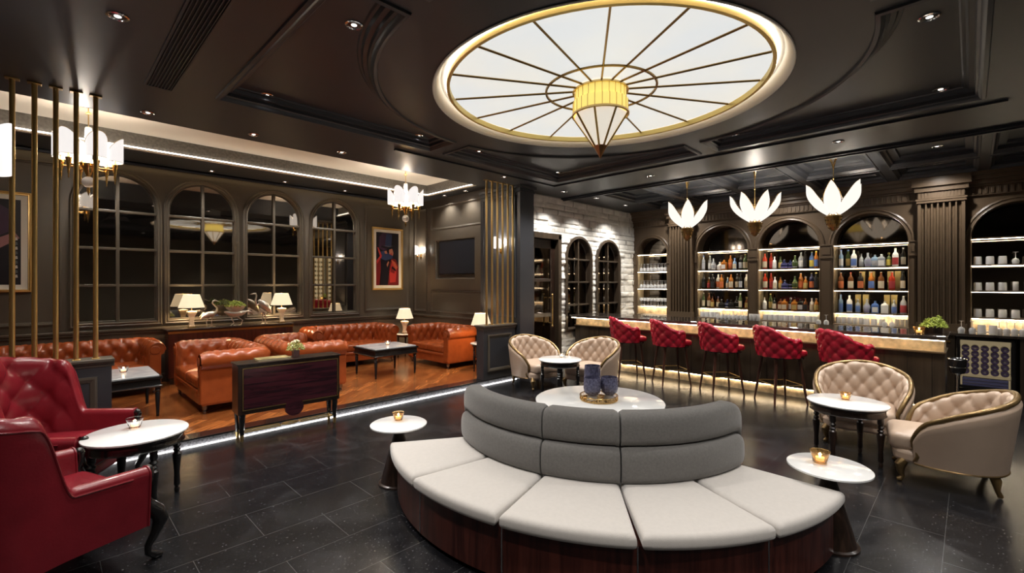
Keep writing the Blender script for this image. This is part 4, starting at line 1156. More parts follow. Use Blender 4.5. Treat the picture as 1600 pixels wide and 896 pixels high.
def draw_a(t, w, h):
    z0, z1 = .105, h - .105; H = z1 - z0; keys = ['black', 'maroon', 'red', 'skin', 'navy', 'plum', 'grey', 'orange']
    mb = MB(); d = [.017]
    def poly(key, pts):
        mb.cur = keys.index(key); d[0] += .0006
        mb.add([((-1 + 2 * u) * w, -d[0], z0 + v * H) for u, v in pts], [tuple(range(len(pts)))])
    poly('black', [(0, 0), (1, 0), (1, 1), (0, 1)])
    poly('plum', [(.12, .70), (.30, .66), (.62, .70), (.70, .98), (.30, 1), (.14, .92)])
    poly('grey', [(.36, .70), (.60, .72), (.64, .98), (.40, .98)]) if False else None
    poly('navy', [(.38, .74), (.66, .72), (.70, .97), (.44, .98)])
    poly('black', [(.20, .72), (.50, .685), (.86, .72), (.84, .75), (.50, .72), (.24, .75)])
    poly('grey', [(.28, .755), (.55, .735), (.80, .755), (.55, .748)])
    poly('maroon', [(0, 0), (.14, 0), (.20, .30), (.18, .55), (0, .45)])
    poly('maroon', [(.48, 0), (1, 0), (1, .36), (.86, .50), (.66, .52), (.52, .20)])
    poly('red', [(.60, .05), (.86, .06), (.92, .34), (.80, .46), (.68, .44), (.58, .22)])
    poly('orange', [(.66, .49), (.84, .44), (.95, .34), (.86, .30), (.74, .41)])
    poly('maroon', [(.62, .26), (.80, .22), (.84, .32), (.70, .38)])
    poly('skin', [(.56, .68), (.70, .70), (.76, .62), (.72, .55), (.62, .53), (.56, .58)])
    poly('red', [(.60, .60), (.68, .62), (.70, .56), (.62, .54)])
    poly('navy', [(.10, .62), (.40, .66), (.56, .60), (.74, .56), (.70, .51), (.40, .47), (.22, .50)])
    poly('skin', [(.40, .36), (.52, .46), (.56, .44), (.48, .34)]); poly('skin', [(.34, .64), (.44, .66), (.48, .60), (.38, .60)])
    poly('red', [(.04, .72), (.10, .70), (.24, .56), (.20, .50), (.10, .62)]); poly('red', [(.0, .46), (.20, .58), (.22, .55), (.04, .40)])
    poly('black', [(.18, .0), (.50, 0), (.56, .24), (.44, .40), (.24, .44)])
    poly('black', [(.68, .36), (.86, .30), (.88, .26), (.66, .33)])
    mb.build('print', [pc[k] for k in keys], t)
framed('framed_picture', 'gilt framed print of a figure in a dark hat and red coat', 5.10, 5.88, 1.54, 2.93, draw_a)
def draw_b(t, w, h):
    z0, z1 = .105, h - .105; H = z1 - z0; keys = ['black', 'plum', 'rose', 'white', 'grey']
    mb = MB(); d = [.017]
    def poly(key, pts):
        mb.cur = keys.index(key); d[0] += .0006
        mb.add([((-1 + 2 * u) * w, -d[0], z0 + v * H) for u, v in pts], [tuple(range(len(pts)))])
    poly('black', [(0, 0), (1, 0), (1, 1), (0, 1)])
    poly('plum', [(.3, .62), (.62, .56), (.80, .62), (.82, .88), (.55, .97), (.34, .85)])
    poly('rose', [(.30, .44), (.56, .52), (.90, .62), (.98, .55), (.60, .40), (.34, .36)])
    poly('white', [(.50, .58), (.56, .70), (.62, .62), (.58, .54)])
    for k in range(9): poly('grey' if k % 2 else 'white', [(.90, .08 + k * .055), (.95, .085 + k * .055), (.94, .12 + k * .055), (.91, .115 + k * .055)])
    mb.build('print', [pc[k] for k in keys], t)
framed('framed_picture', 'gilt framed dark print cut by the left edge, behind the brass poles', -.92, -.12, 1.56, 2.94, draw_b)

# ================================================================== SMALL OBJECTS
def votive(loc, label, k=1.0, m='amberglass', grp='tealight glasses on the tables'):
    t = thing('tealight_glass', label, 'candle holder', loc, random.random(), grp)
    n = 24
    MB().lathe([(.024 * k, 0), (.030 * k, .002), (.036 * k, .025 * k), (.044 * k, .055 * k), (.048 * k, .062 * k), (.045 * k, .062 * k), (.034 * k, .030 * k), (.026 * k, .012 * k), (.001, .012 * k)], n, cap=False).build('glass_cup', M[m], t, smooth=True)
    MB().lathe([(.020 * k, .013 * k), (.021 * k, .030 * k), (.001, .031 * k)], 18, cap=False).build('wax', M['candle'], t)
    MB().tube([(0, 0, .031 * k), (0, 0, .040 * k), (0, 0, .054 * k)], [.003, .006, .001], 8).build('flame', M['flame'], t, smooth=True)
    p = point(0, 0, .05 * k, .10, .01, (1, .66, .35)); p.parent = t
    return t
votive((2.17, 3.49, .50), 'lit amber tealight glass on the small table left of the curved bench', 1.1)
votive((3.62, .70, .50), 'lit amber tealight glass on the small table right of the curved bench', 1.25)
votive((.50, 4.58, .56), 'lit clear tealight glass on the table between the wing chairs', 1.2, 'glass')
votive((5.53, .86, .55), 'lit amber tealight glass on the round table before the right tub chairs', 1.1)
votive((5.62, 4.42, .55), 'lit clear tealight glass on the table before the far tub chairs', 1.0, 'glass')
votive((4.38, 7.40, PZ + .50), 'lit tealight glass on the right lounge coffee table', 1.2, 'glass')
votive((.70, 7.42, PZ + .50), 'lit tealight glass on the coffee table behind the left poles', 1.2, 'glass')
votive((7.86, .46, 1.045), 'lit pink tealight glass on the bar beside the boxed plant', 1.4)

tr = thing('gilt_tray', 'round gilt tray with pierced gallery on the large white table', 'tray', (3.655, 2.44, .60))
MB().lathe([(.165, .0), (.17, .006), (.001, .007)], 40, cap=False).build('base', M['gold'], tr, smooth=True)
g = MB(); g.lathe([(.167, .004), (.173, .006), (.175, .010), (.169, .010)], 40, cap=False)
g.tube([(.173 * cos(2 * pi * k / 40), .173 * sin(2 * pi * k / 40), .045) for k in range(40)], .004, 6, closed=True)
for i in range(26):
    a = 2 * pi * i / 26; r = .173
    g.tube([(r * cos(a + .085 * cos(q * pi / 4)), r * sin(a + .085 * cos(q * pi / 4)), .025 + .017 * sin(q * pi / 4)) for q in range(8)], .0025, 5, closed=True)
g.build('pierced_gallery', M['gold'], tr, smooth=True)
jar0 = None
for (dx, dy), k, nm in zip(((-.069, .026), (.068, -.070), (.062, .112)), (1.0, 1.0, .98), ('left of the trio', 'right of the trio', 'at the back of the trio')):
    loc = (3.655 + dx, 2.44 + dy, .607)
    if jar0 is None:
        jar0 = thing('hurricane_jar', 'violet crackle glass jar %s on the gilt tray' % nm, 'jar', loc, 0, 'crackle jars on the gilt tray')
        MB().lathe([(.045, 0), (.050, .006), (.042, .02), (.036, .038), (.050, .052), (.072, .072), (.080, .11), (.079, .155), (.074, .205), (.069, .205), (.073, .155), (.074, .11), (.066, .078), (.001, .062)], 36, cap=False).build('bowl', M['crackle'], jar0, smooth=True)
        MB().lathe([(.047, .0), (.052, .003), (.044, .022), (.037, .040)], 30, cap=False).build('clear_foot', M['frost'], jar0, smooth=True)
        MB().lathe([(.03, .062), (.03, .10), (.001, .101)], 18, cap=False).build('candle', M['cream'], jar0)
    else: dup(jar0, loc, 1.3, scale=(1, 1, 1.42) if 'back' in nm else None, label='violet crackle glass jar %s on the gilt tray' % nm)

def foliage(mb, c, R, n, h, leaf=.018, seed=1):
    rnd = random.Random(seed)
    for i in range(n):
        a = rnd.uniform(0, 2 * pi); r = R * sqrt(rnd.random()); z = h * (1 - (r / R) ** 2) * rnd.uniform(.3, 1)
        p = Vector((c[0] + r * cos(a), c[1] + r * sin(a), c[2] + z))
        d = Vector((rnd.uniform(-1, 1), rnd.uniform(-1, 1), rnd.uniform(.2, 1))).normalized() * leaf * rnd.uniform(.7, 1.3)
        sd = d.cross(Vector((rnd.uniform(-1, 1), rnd.uniform(-1, 1), .3))).normalized() * leaf * .5
        q = [p - d * .5, p + sd * .7 - d * .1, p + d * .7, p - sd * .7 - d * .1]; up = sd.cross(d).normalized() * leaf * .18
        mb.add([q[0], q[1], q[2], q[3], p + up, p - up], [(0, 1, 4), (1, 2, 4), (2, 3, 4), (3, 0, 4), (1, 0, 5), (2, 1, 5), (3, 2, 5), (0, 3, 5)])
    return mb
pl = thing('boxed_plant', 'lime green succulents in a dark square planter on the bar end', 'plant', (8.02, .33, 1.045))
MB().box(-.055, .055, -.085, .085, 0, .10).build('planter', M['espresso'], pl, bevel=.004)
foliage(foliage(MB(), (0, 0, .085), .135, 380, .13, .030, 3), (.02, -.05, .10), .07, 160, .13, .030, 13).build('foliage', M['leaf'], pl)
pl = thing('potted_flowers', 'small cream and green posy in a mauve pot on the mahogany console', 'plant', (2.07, 5.53, .83))
MB().lathe([(.042, 0), (.045, .01), (.048, .085), (.044, .09), (.001, .085)], 4, a0=pi / 4, cap=False).build('pot', mat('mauve_pot', (.16, .09, .09), .35), pl, bevel=.004)
foliage(MB(), (0, 0, .085), .10, 300, .10, .024, 5).build('foliage', mat('posy_green', (.42, .42, .14), .6, var=.35, vscale=40), pl)
fl = MB()
for i in range(16):
    a = random.uniform(0, 6.28); r = random.uniform(.01, .09); fl.ball((r * cos(a), r * sin(a), .12 + .07 * (1 - (r / .1) ** 2)), .012, 7, 5)
fl.build('blossoms', mat('cream_blossom', (.75, .68, .45), .6), pl)
bk = thing('menu_book', 'flat gilt-covered menu lying on the mahogany console', 'book', (1.82, 5.545, .83), radians(-2))
MB().box(-.17, .17, -.095, .095, 0, .004).box(-.17, .17, -.095, .095, .016, .020).build('cover', mat('gilt_cover', (.45, .36, .16), .3, .5, var=.5, vscale=14), bk, bevel=.001)
MB().box(-.165, .165, -.09, .09, .004, .016).build('pages', M['mat_board'], bk)

# heron figurines on the wall console
def heron(loc, rz, label, pose, k=1.0, bowl=False):
    t = thing('heron_figurine', label, 'figurine', loc, rz, 'silver herons on the wall console')
    m = M['silver']; b = MB()
    for i in range(0, 4): b.tube([(0.02, 0, .004), (.02 + .05 * cos(i * 1.57 + .4), .05 * sin(i * 1.57 + .4), .004)], [.006, .003], 6)
    if pose == 0:
        b.tube([(.02, 0, 0), (.015, 0, .07), (.03, 0, .13)], [.007, .005, .008], 8); b.tube([(-.03, 0, 0.0), (-.035, .01, .06), (-.005, .01, .13)], [.005, .005, .008], 8)
        b.tube([(-.10, 0, .10), (-.07, 0, .125), (-.02, 0, .145), (.03, 0, .155), (.06, 0, .165)], [.008, .024, .036, .032, .014], 12)
        b.tube([(.045, 0, .16), (.075, 0, .19), (.075, 0, .225), (.045, 0, .255), (.025, 0, .28), (.035, 0, .305), (.055, 0, .31)], [.016, .011, .009, .008, .008, .010, .012], 10)
        b.tube([(.055, 0, .31), (.09, 0, .298), (.115, 0, .285)], [.010, .004, .001], 6)
        b.tube([(.0, .03, .15), (-.05, .045, .155), (-.10, .04, .12)], [.016, .02, .004], 8)
    elif pose == 1:
        b.tube([(0, .012, 0), (.0, .012, .10), (.005, .01, .15)], [.006, .005, .009], 8); b.tube([(.03, -.012, 0), (.03, -.012, .09), (.01, -.01, .15)], [.006, .005, .009], 8)
        b.tube([(.10, 0, .13), (.07, 0, .17), (.03, 0, .22), (-.01, 0, .26), (-.05, 0, .30)], [.010, .034, .052, .044, .016], 14)
        b.tube([(-.03, 0, .26), (-.075, 0, .24), (-.085, 0, .30), (-.075, 0, .36), (-.085, 0, .385), (-.105, 0, .385)], [.018, .014, .010, .009, .011, .010], 10)
        b.tube([(-.105, 0, .385), (-.15, 0, .375)], [.008, .001], 6)
    else:
        b.tube([(-.05, .01, 0), (-.01, .01, .03), (-.05, .01, .12)], [.006, .005, .01], 8); b.tube([(.06, -.01, 0), (.08, -.01, .06), (.0, -.01, .12)], [.006, .005, .010], 8)
        b.tube([(-.12, 0, .17), (-.06, 0, .15), (0, 0, .145), (.07, 0, .15), (.12, 0, .16)], [.010, .04, .05, .04, .014], 12)
        b.tube([(.10, 0, .16), (.15, 0, .17), (.19, 0, .15), (.21, 0, .12)], [.014, .010, .009, .003], 8)
    b.build('bird_body', m, t, smooth=True); t.scale = (1.42, 1.42, 1.42)
    if bowl:
        MB().lathe([(.03, .17), (.09, .20), (.115, .245), (.11, .245), (.085, .21), (.001, .19)], 28, cap=False).build('bowl', m, t, smooth=True)
        foliage(MB(), (0, 0, .235), .115, 330, .07, .026, 8).build('foliage', M['leaf'], t)
        foliage(MB(), (-.12, 0, .26), .06, 120, .06, .022, 9).build('dark_foliage', M['leafd'], t)
    return t
heron((1.97, 8.98, PZ + .875), .2, 'silver heron figurine with curved neck, left of the three', 0)
heron((2.35, 9.00, PZ + .875), .1, 'silver heron figurine carrying a bowl of green plants', 2, bowl=True)
heron((2.80, 9.02, PZ + .875), .0, 'silver heron figurine standing upright beside the right console lamp', 1)

# lit wine rack on the rear wall, seen in the mirror windows
wr = thing('wine_rack', 'tall lit wine rack on the rear wall, seen reflected in the right mirror window', 'rack', (9.55, Y0 + .01, 0))
MB().box(-.62, .62, 0, .04, .50, 2.95).build('lit_back', emat('lit_rack_back', (1, .82, .5), .5), wr)
f = MB(); f.box(-.66, -.62, 0, .34, 0, 3.0).box(.62, .66, 0, .34, 0, 3.0).box(-.66, .66, 0, .34, 2.95, 3.0).box(-.66, .66, 0, .34, 0, .5).box(-.04, .04, 0, .34, .5, 2.95); f.build('frame', M['espresso'], wr)
wq = None
for r in range(11):
    z = .60 + r * .21
    MB().box(-.62, .62, .10, .30, z - .052, z - .044).build('rack_shelf', M['brassd'], wr)
    for i in range(6):
        x = 9.55 + (-.54 + i * .175 if i < 3 else .19 + (i - 3) * .175)
        lb = 'wine bottle lying in the reflected rack, %s row from the bottom, %s place' % (['first', 'second', 'third', 'fourth', 'fifth', 'sixth', 'seventh', 'eighth', 'ninth', 'tenth', 'eleventh'][r], ['first', 'second', 'third', 'fourth', 'fifth', 'sixth'][i])
        if wq is None:
            wq = thing('wine_bottle', lb, 'bottle', (x, Y0 + .30, z), 0, 'wine bottles in the reflected rack')
            o = MB().lathe([(.001, .0), (.034, .002), (.040, .01), (.040, .18), (.014, .22), (.014, .24), (.001, .24)], 14, cap=False)
            o.v = [(q[0], -q[2], q[1]) for q in o.v]; o.build('bottle_body', bpy.data.materials['dark_wine_glass'] if 'dark_wine_glass' in bpy.data.materials else M['black'], wq, smooth=True)
        else: dup(wq, (x, Y0 + .30, z), 0, lb)
# ice bucket on a stand
ib = thing('ice_bucket_stand', 'black and chrome ice bucket on a slim stand at the bar end', 'ice bucket', (7.60, .11, 0))
MB().lathe([(.12, 0), (.12, .01), (.03, .02), (.012, .03), (.012, .60), (.05, .63)], 24).build('stand', M['chrome'], ib, smooth=True)
MB().lathe([(.062, .63), (.075, .66), (.083, .795), (.078, .795), (.07, .67), (.001, .65)], 28, cap=False).build('bucket', M['black'], ib, smooth=True)
MB().lathe([(.083, .788), (.088, .795), (.082, .802), (.078, .795)], 28, cap=False).lathe([(.074, .69), (.079, .70), (.076, .71)], 28, cap=False).build('rims', M['chrome'], ib, smooth=True)

# wine cooler
wcx = thing('wine_cooler', 'glass-fronted lit wine cooler under the right back counter', 'cooler', (9.82, -1.66 + 1.5, 0))
wcx.location = (9.86, -.15, 0)
MB().box(.03, .5, -.31, .31, .0, .10).box(.03, .5, -.31, -.27, .1, .87).box(.03, .5, .27, .31, .1, .87).box(.03, .5, -.31, .31, .83, .875).build('case', M['black'], wcx)
MB().box(.33, .35, -.27, .27, .10, .83).build('lit_back', M['coolback'], wcx)
f = MB(); rings(f, [(-.30, .11), (.30, .11), (.30, .865), (-.30, .865)], [(0, .02), (0, -.015), (.035, -.018), (.04, .02)], lambda y, z, q: (.01 + q, y, z)); f.build('door_frame', M['black'], wcx, bevel=.003)
MB().tube([(-.02, .30, .3), (-.02, .30, .7)], .008, 8).build('door_handle', M['chrome'], wcx)
rk = MB()
for r in range(6):
    z = .31 + r * .088; rk.box(.06, .30, -.262, .262, z - .041, z - .036)
rk.build('racks', M['chrome'], wcx)
wb = None; k = 0
for r in range(5):
    for c in range(5):
        y = -.15 + (-.205 + c * .1025); z = .352 + r * .088
        lb = 'dark wine bottle lying in the lit cooler, %s row, %s column' % (['bottom', 'second', 'middle', 'fourth', 'top'][r], ['right', 'second from right', 'middle', 'second from left', 'left'][c])
        if wb is None:
            wb = thing('wine_bottle', lb, 'bottle', (9.925, y, z), 0, 'wine bottles lying in the cooler')
            o = MB().lathe([(.001, .010), (.014, .0), (.038, -.002), (.043, .006), (.043, .20), (.014, .25), (.014, .26)], 18, cap=False)
            o.v = [(q[2], q[1], q[0]) for q in o.v]; o.build('bottle_body', mat('dark_wine_glass', (.10, .07, .14), .2), wb, smooth=True)
            o = MB().lathe([(.001, -.003), (.014, -.003), (.014, .002)], 14, cap=False); o.v = [(q[2], q[1], q[0]) for q in o.v]; o.build('punt', mat('punt_shine', (.55, .50, .50), .2, .6), wb)
        else: dup(wb, (9.925, y, z), 0, lb)
bx = thing('storage_tray', 'violet tray of flat packs on the cooler floor', 'tray', (9.92, -.15, .10))
MB().box(0, .22, -.24, .24, 0, .16).build('tray_body', mat('violet_pack', (.10, .10, .20), .35), bx, bevel=.006)
for i in range(3): MB().box(-.004, 0, -.235, .235, .03 + i * .045, .036 + i * .045).build('edge_strip', M['chrome'], bx)

# ================================================================== BOTTLES AND GLASSES
PROF = {
 'tall':   ([(.034, 0), (.037, .006), (.037, .175), (.030, .20), (.014, .225), (.013, .275)], .275, 20, 1),
 'slim':   ([(.026, 0), (.029, .006), (.029, .19), (.014, .225), (.012, .285)], .285, 20, 1),
 'squat':  ([(.048, 0), (.054, .01), (.055, .06), (.046, .095), (.016, .115), (.014, .155)], .155, 20, 1),
 'square': ([(.050, 0), (.053, .006), (.053, .13), (.042, .150), (.018, .16), (.017, .19)], .19, 4, 1),
 'flask':  ([(.042, 0), (.046, .006), (.043, .11), (.038, .145), (.015, .17), (.014, .215)], .215, 20, .7),
 'carafe': ([(.030, 0), (.034, .006), (.046, .08), (.040, .12), (.015, .165), (.014, .22)], .22, 20, 1),
}
LIQ = {}
def liq(n, c, tr_=.55, rough=.08):
    LIQ[n] = mat('bottle_' + n, c, rough, Transmission_Weight=tr_, IOR=1.4); return LIQ[n]
liq('clear', (.80, .83, .85), .6); liq('pale blue', (.42, .62, .85), .5); liq('blue', (.14, .26, .60), .4); liq('amber', (.62, .22, .04), .45); liq('dark amber', (.22, .07, .02), .35)
liq('red', (.52, .05, .02), .3); liq('dark', (.02, .018, .016), .2); liq('navy', (.03, .035, .10), .25); liq('green', (.10, .14, .05), .35); liq('white', (.85, .83, .76), .1)
LAB = {n: mat('label_' + n, c, .5) for n, c in dict(white=(.80, .77, .70), orange=(.62, .17, .06), blue=(.12, .20, .46), black=(.02, .02, .02), cream=(.65, .55, .38), red=(.42, .05, .05), gold=(.50, .36, .12), silver=(.5, .5, .52), violet=(.25, .2, .45), yellow=(.7, .55, .1)).items()}
BM = {}
def bottle(shape, lq, lb, cp, loc, label, grp, sc=1.0):
    pr, h, n, sy = PROF[shape]; pr = [(r * 1.2, z * 1.13) for r, z in pr]; h *= 1.13
    key = (shape, lq, lb, cp)
    if key in BM:
        return dup(BM[key], loc, BM[key].rotation_euler.z, label, grp)
    t = thing('liquor_bottle', label, 'bottle', loc, 0, grp)
    a0 = pi / 4 if n == 4 else 0
    if n == 4: pr = [(r * 1.15, z) for r, z in pr]
    b = MB().lathe(pr, n, a0=a0); b.v = [(x, y * sy if sy != 1 else y, z) for x, y, z in b.v]
    b.build('bottle_body', LIQ[lq], t, smooth=(n != 4), bevel=(.006 if n == 4 else 0))
    MB().lathe([(.015, h - .03), (.016, h + .004), (.001, h + .006)], 12, cap=False).build('cap', LAB[cp], t, smooth=True)
    r0 = max(r for r, z in pr); z0 = h * .10; z1 = h * (.52 if shape not in ('tall', 'slim') else .5)
    l = MB()
    if n == 4: l.box(-r0 * .72, -r0 * .705, -r0 * .55, r0 * .55, z0, z1)
    else:
        rows = []
        for z in (z0, z1):
            # follow the profile
            rr = np.interp(z, [q[1] for q in pr], [q[0] for q in pr]) + .0012
            rows.append([(rr * cos(a), rr * sin(a) * sy, z) for a in np.linspace(radians(110), radians(250), 12)])
        l.grid(rows)
    l.build('label', LAB[lb], t)
    BM[key] = t
    return t
B = {
 (1, 0): [('slim', 'clear', 'silver', 'blue'), ('slim', 'clear', 'white', 'silver'), ('carafe', 'clear', 'white', 'white'), ('squat', 'white', 'white', 'silver'), ('square', 'amber', 'white', 'black'), ('tall', 'amber', 'orange', 'gold'), ('flask', 'pale blue', 'cream', 'blue'), ('tall', 'dark', 'silver', 'black'), ('tall', 'green', 'cream', 'gold')],
 (1, 1): [('tall', 'dark', 'black', 'black'), ('flask', 'dark amber', 'red', 'silver'), ('tall', 'dark', 'black', 'silver'), ('tall', 'white', 'orange', 'cream'), ('tall', 'amber', 'orange', 'silver'), ('flask', 'pale blue', 'cream', 'gold'), ('tall', 'amber', 'cream', 'black'), ('tall', 'dark', 'cream', 'silver'), ('slim', 'dark', 'silver', 'black'), ('tall', 'white', 'cream', 'black')],
 (1, 2): [('slim', 'green', 'cream', 'white'), ('tall', 'dark amber', 'cream', 'gold'), ('flask', 'dark amber', 'gold', 'black'), ('flask', 'dark amber', 'cream', 'violet'), ('squat', 'dark', 'black', 'silver'), ('squat', 'navy', 'silver', 'silver'), ('squat', 'dark', 'black', 'black'), ('carafe', 'dark', 'silver', 'silver'), ('slim', 'green', 'cream', 'silver'), ('flask', 'dark amber', 'gold', 'gold')],
 (2, 0): [('tall', 'red', 'cream', 'orange'), ('slim', 'red', 'red', 'orange'), ('flask', 'white', 'white', 'white'), ('flask', 'green', 'gold', 'black'), ('squat', 'navy', 'violet', 'silver'), ('squat', 'navy', 'navy' if False else 'violet', 'black'), ('carafe', 'green', 'silver', 'silver'), ('tall', 'clear', 'white', 'silver'), ('slim', 'dark', 'black', 'black'), ('tall', 'blue', 'yellow', 'yellow'), ('slim', 'amber', 'blue', 'yellow')],
 (2, 1): [('tall', 'red', 'cream', 'red'), ('slim', 'red', 'red', 'red'), ('flask', 'white', 'cream', 'white'), ('flask', 'amber', 'gold', 'black'), ('squat', 'navy', 'violet', 'white'), ('squat', 'dark', 'violet', 'black'), ('carafe', 'green', 'gold', 'silver'), ('tall', 'amber', 'orange', 'silver'), ('flask', 'amber', 'gold', 'silver'), ('tall', 'navy', 'orange', 'gold'), ('slim', 'dark', 'black', 'gold')],
 (2, 2): [('flask', 'white', 'white', 'cream'), ('slim', 'green', 'gold', 'gold'), ('flask', 'dark', 'cream', 'black'), ('square', 'dark amber', 'cream', 'violet'), ('square', 'amber', 'cream', 'black'), ('flask', 'dark', 'silver', 'silver'), ('square', 'amber', 'gold', 'black'), ('square', 'dark', 'silver', 'black'), ('flask', 'dark amber', 'black', 'black'), ('flask', 'white', 'cream', 'silver'), ('flask', 'amber', 'gold', 'silver')],
 (3, 0): [('slim', 'pale blue', 'white', 'blue'), ('slim', 'green', 'gold', 'blue'), ('tall', 'white', 'blue', 'silver'), ('flask', 'clear', 'silver', 'black'), ('carafe', 'clear', 'violet', 'silver'), ('square', 'pale blue', 'silver', 'silver'), ('square', 'clear', 'white', 'white'), ('flask', 'green', 'yellow', 'gold'), ('tall', 'white', 'red', 'white'), ('slim', 'dark', 'white', 'silver')],
 (3, 1): [('tall', 'dark amber', 'orange', 'silver'), ('tall', 'dark amber', 'cream', 'red'), ('tall', 'dark', 'orange', 'red'), ('tall', 'amber', 'blue', 'blue'), ('tall', 'dark amber', 'cream', 'white'), ('tall', 'red', 'red', 'silver'), ('slim', 'dark', 'cream', 'black')],
 (3, 2): [('slim', 'pale blue', 'blue', 'blue'), ('tall', 'white', 'blue', 'silver'), ('flask', 'clear', 'blue', 'silver'), ('carafe', 'clear', 'violet', 'silver'), ('square', 'blue', 'white', 'blue'), ('square', 'white', 'white', 'silver'), ('flask', 'clear', 'blue', 'white'), ('tall', 'clear', 'red', 'white')],
}
shelfz = [1.98, 1.57, 1.15]; shn = ['top', 'middle', 'bottom']; ordn = ['first', 'second', 'third', 'fourth', 'fifth', 'sixth', 'seventh', 'eighth', 'ninth', 'tenth', 'eleventh']
shw = dict(tall='tall', slim='slim', squat='squat', square='square', flask='shouldered', carafe='round-bodied')
for (k, j), lst in B.items():
    a, b = niche[k]; n = len(lst)
    for i, (sh, lq, lb, cp) in enumerate(lst):
        y = b - .10 - (b - a - .18) * i / (n - 1) + random.uniform(-.006, .006)
        x = BX + (.10 if n <= 8 else (.09 if i % 2 == 0 else .16))
        nm = ['', 'left', 'middle', 'right'][k]
        bottle(sh, lq, lb, cp, (x, y, shelfz[j]), '%s %s bottle, %s label, %s from left, %s shelf, %s bottle niche' % (shw[sh], lq, lb, ordn[i], shn[j], nm), 'bottles in the %s niche' % nm)
# gilt boxes behind the bottles of the right niche
gb = None
for j, ys in ((1, (1.40, 1.26, 1.00, .90)), (2, (1.46, 1.35, 1.05, .95))):
    for i, y in enumerate(ys):
        lb = 'upright gilt bottle box at the back of the %s shelf, right niche, %s from left' % (shn[j], ordn[i])
        if gb is None:
            gb = thing('bottle_box', lb, 'box', (BX + .24, y, shelfz[j]), 0, 'gilt boxes behind the bottles')
            MB().box(-.04, .04, -.04, .04, 0, .22).build('carton', M['paper'], gb, bevel=.002); MB().box(-.041, .041, -.041, .041, .22, .33).build('lid', M['paper'], gb, bevel=.002)
        else: dup(gb, (BX + .24, y, shelfz[j]), 0, lb)

GL = {}
def glass(kind, loc, label, grp, rz=0):
    if kind not in GL:
        nm = {'tumbler': 'tumbler', 'highball': 'highball_glass', 'wine': 'wine_glass', 'upturned': 'wine_glass', 'coupe': 'cocktail_glass'}[kind]
        t = thing(nm, label, 'glass', loc, rz, grp)
        if kind == 'tumbler': MB().lathe([(.046, .0), (.049, .003), (.045, .118), (.041, .128), (.036, .128), (.041, .116), (.045, .006)], 20, cap=False).build('bowl', M['frost'], t, smooth=True); MB().lathe([(.042, .112), (.040, .124), (.001, .124)], 20, cap=False).build('thick_base', M['frost'], t)
        elif kind == 'highball': MB().lathe([(.030, 0), (.032, .003), (.033, .135), (.029, .14), (.001, .14)], 20, cap=False).build('bowl', M['frost'], t, smooth=True); MB().lathe([(.028, .0), (.030, .128), (.001, .129)], 20, cap=False).build('inner_wall', M['frost'], t, smooth=True)
        elif kind == 'wine':
            MB().lathe([(.034, 0), (.030, .004), (.005, .010), (.004, .085), (.010, .095)], 20).build('stem_and_foot', M['frost'], t, smooth=True)
            MB().lathe([(.004, .090), (.030, .105), (.040, .135), (.036, .18), (.0345, .18), (.038, .135), (.028, .108), (.001, .096)], 20, cap=False).build('bowl', M['frost'], t, smooth=True)
        elif kind == 'upturned':
            MB().lathe([(.034, .185), (.030, .181), (.005, .175), (.004, .10), (.010, .090)], 20).build('stem_and_foot', M['frost'], t, smooth=True)
            MB().lathe([(.036, .0), (.042, .045), (.032, .078), (.004, .094), (.001, .088), (.030, .072), (.040, .045), (.0345, .0)], 20, cap=False).build('bowl', M['frost'], t, smooth=True)
        GL[kind] = t; return t
    return dup(GL[kind], loc, rz, label, grp)
# stemware in the leftmost niche: four shelves of two rows
a, b = niche[0]
for j, z in enumerate([1.98, 1.57, 1.15, .925]):
    for r in range(2):
        for i in range(8):
            if j == 3 and r == 0 and i == 7: pass
            y = b - .07 - (b - a - .14) * i / 7
            glass('upturned' if j < 2 else 'wine', (BX + .07 + .11 * r, y, z), '%s stem glass from left, %s row, %s, leftmost niche' % (ordn[i], ['front', 'back'][r], ['top shelf', 'middle shelf', 'bottom shelf', 'counter level'][j]), 'stem glasses in the leftmost niche') if j < 3 else None
# tumblers in the rightmost niche
a, b = niche[4]
for j, (z, ks) in enumerate(((1.98, 'tttutt'), (1.57, 'ttthht'), (1.15, 'tttttt'))):
    for i, c in enumerate(ks):
        y = b - .08 - i * .135
        glass({'t': 'tumbler', 'h': 'highball', 'u': 'upturned'}[c], (BX + .10, y, z), '%s %s from left on the %s shelf of the rightmost niche' % (ordn[i], {'t': 'upturned tumbler', 'h': 'highball glass', 'u': 'upturned stem glass'}[c], shn[j]), 'glasses in the rightmost niche')
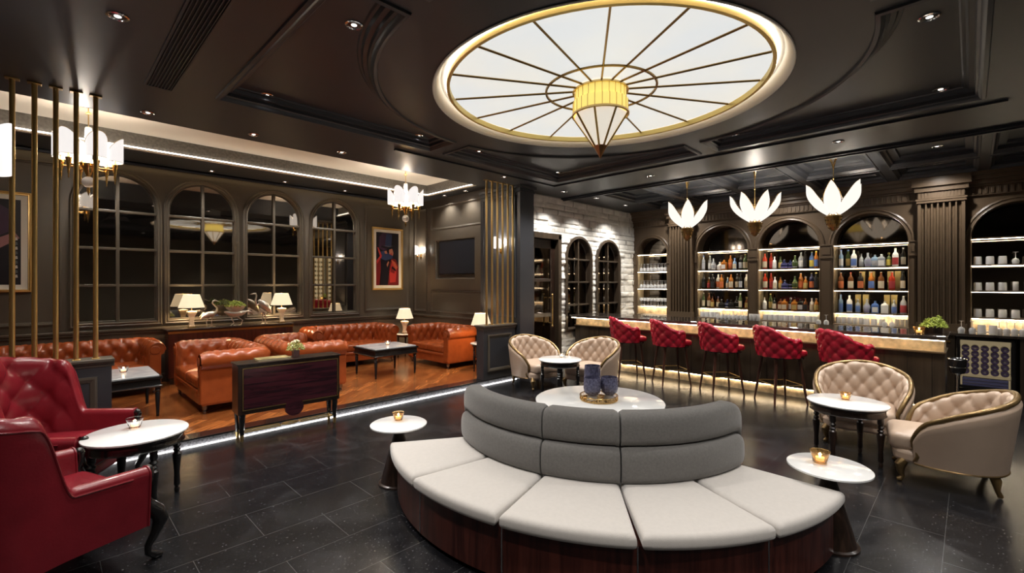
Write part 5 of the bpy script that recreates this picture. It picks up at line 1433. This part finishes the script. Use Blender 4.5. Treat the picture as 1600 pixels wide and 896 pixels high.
# glasses standing on the back counter
def row(y0, y1, n, kind, x, grp, word):
    for i in range(n):
        y = y0 + (y1 - y0) * i / max(1, n - 1)
        glass(kind, (x, y, .925), '%s %s' % (ordn[i] if i < 11 else 'twelfth', word), grp)
row(4.24, 3.95, 4, 'tumbler', 10.45, 'tumblers under the left niche', 'tumbler from left, front row on the counter under the left bottle niche')
row(4.24, 3.95, 4, 'tumbler', 10.58, 'tumblers under the left niche', 'tumbler from left, back row on the counter under the left bottle niche')
row(3.88, 3.32, 8, 'upturned', 10.40, 'stem glasses under the left niche', 'upturned stem glass from left, front row under the left bottle niche')
row(3.84, 3.34, 8, 'upturned', 10.55, 'stem glasses under the left niche', 'upturned stem glass from left, back row under the left bottle niche')
row(3.16, 3.02, 3, 'highball', 10.20, 'highballs before the left pier', 'highball from left, standing before the pier left of the middle niche')
row(2.96, 2.50, 6, 'tumbler', 10.45, 'tumblers under the middle niche', 'tumbler from left, front row under the middle bottle niche')
row(2.96, 2.10, 9, 'tumbler', 10.58, 'tumblers under the middle niche', 'tumbler from left, back row under the middle bottle niche')
row(2.40, 2.10, 4, 'tumbler', 10.45, 'more tumblers under the middle niche', 'tumbler from left, second cluster under the middle bottle niche')
row(1.98, 1.86, 2, 'upturned', 10.12, 'stem glasses before the right pier', 'upturned stem glass from left, before the pier between middle and right niches')
row(1.74, 1.40, 5, 'highball', 10.45, 'highballs under the right niche', 'highball from left, front row under the right bottle niche')
row(1.74, 1.40, 5, 'highball', 10.56, 'highballs under the right niche', 'highball from left, back row under the right bottle niche')
row(1.32, 1.10, 3, 'tumbler', 10.45, 'tumblers under the right niche', 'tumbler from left, front row under the right bottle niche')
row(1.06, .96, 2, 'upturned', 10.40, 'stem glasses under the right niche', 'upturned stem glass from left, under the right bottle niche')
row(.90, .76, 3, 'highball', 10.50, 'more highballs under the right niche', 'highball from left, at the right end under the right bottle niche')
row(.10, -.02, 2, 'upturned', 9.98, 'stem glasses above the cooler', 'upturned stem glass from left, on the counter above the cooler')
row(-.12, -.24, 2, 'tumbler', 10.08, 'tumblers above the cooler', 'tumbler from left, on the counter above the cooler')
row(-.30, -.54, 4, 'upturned', 10.15, 'more stem glasses above the cooler', 'upturned stem glass from left, right of the tumblers above the cooler')
row(-.62, -.84, 3, 'highball', 10.15, 'highballs above the cooler', 'highball from left, at the right edge of the counter above the cooler')
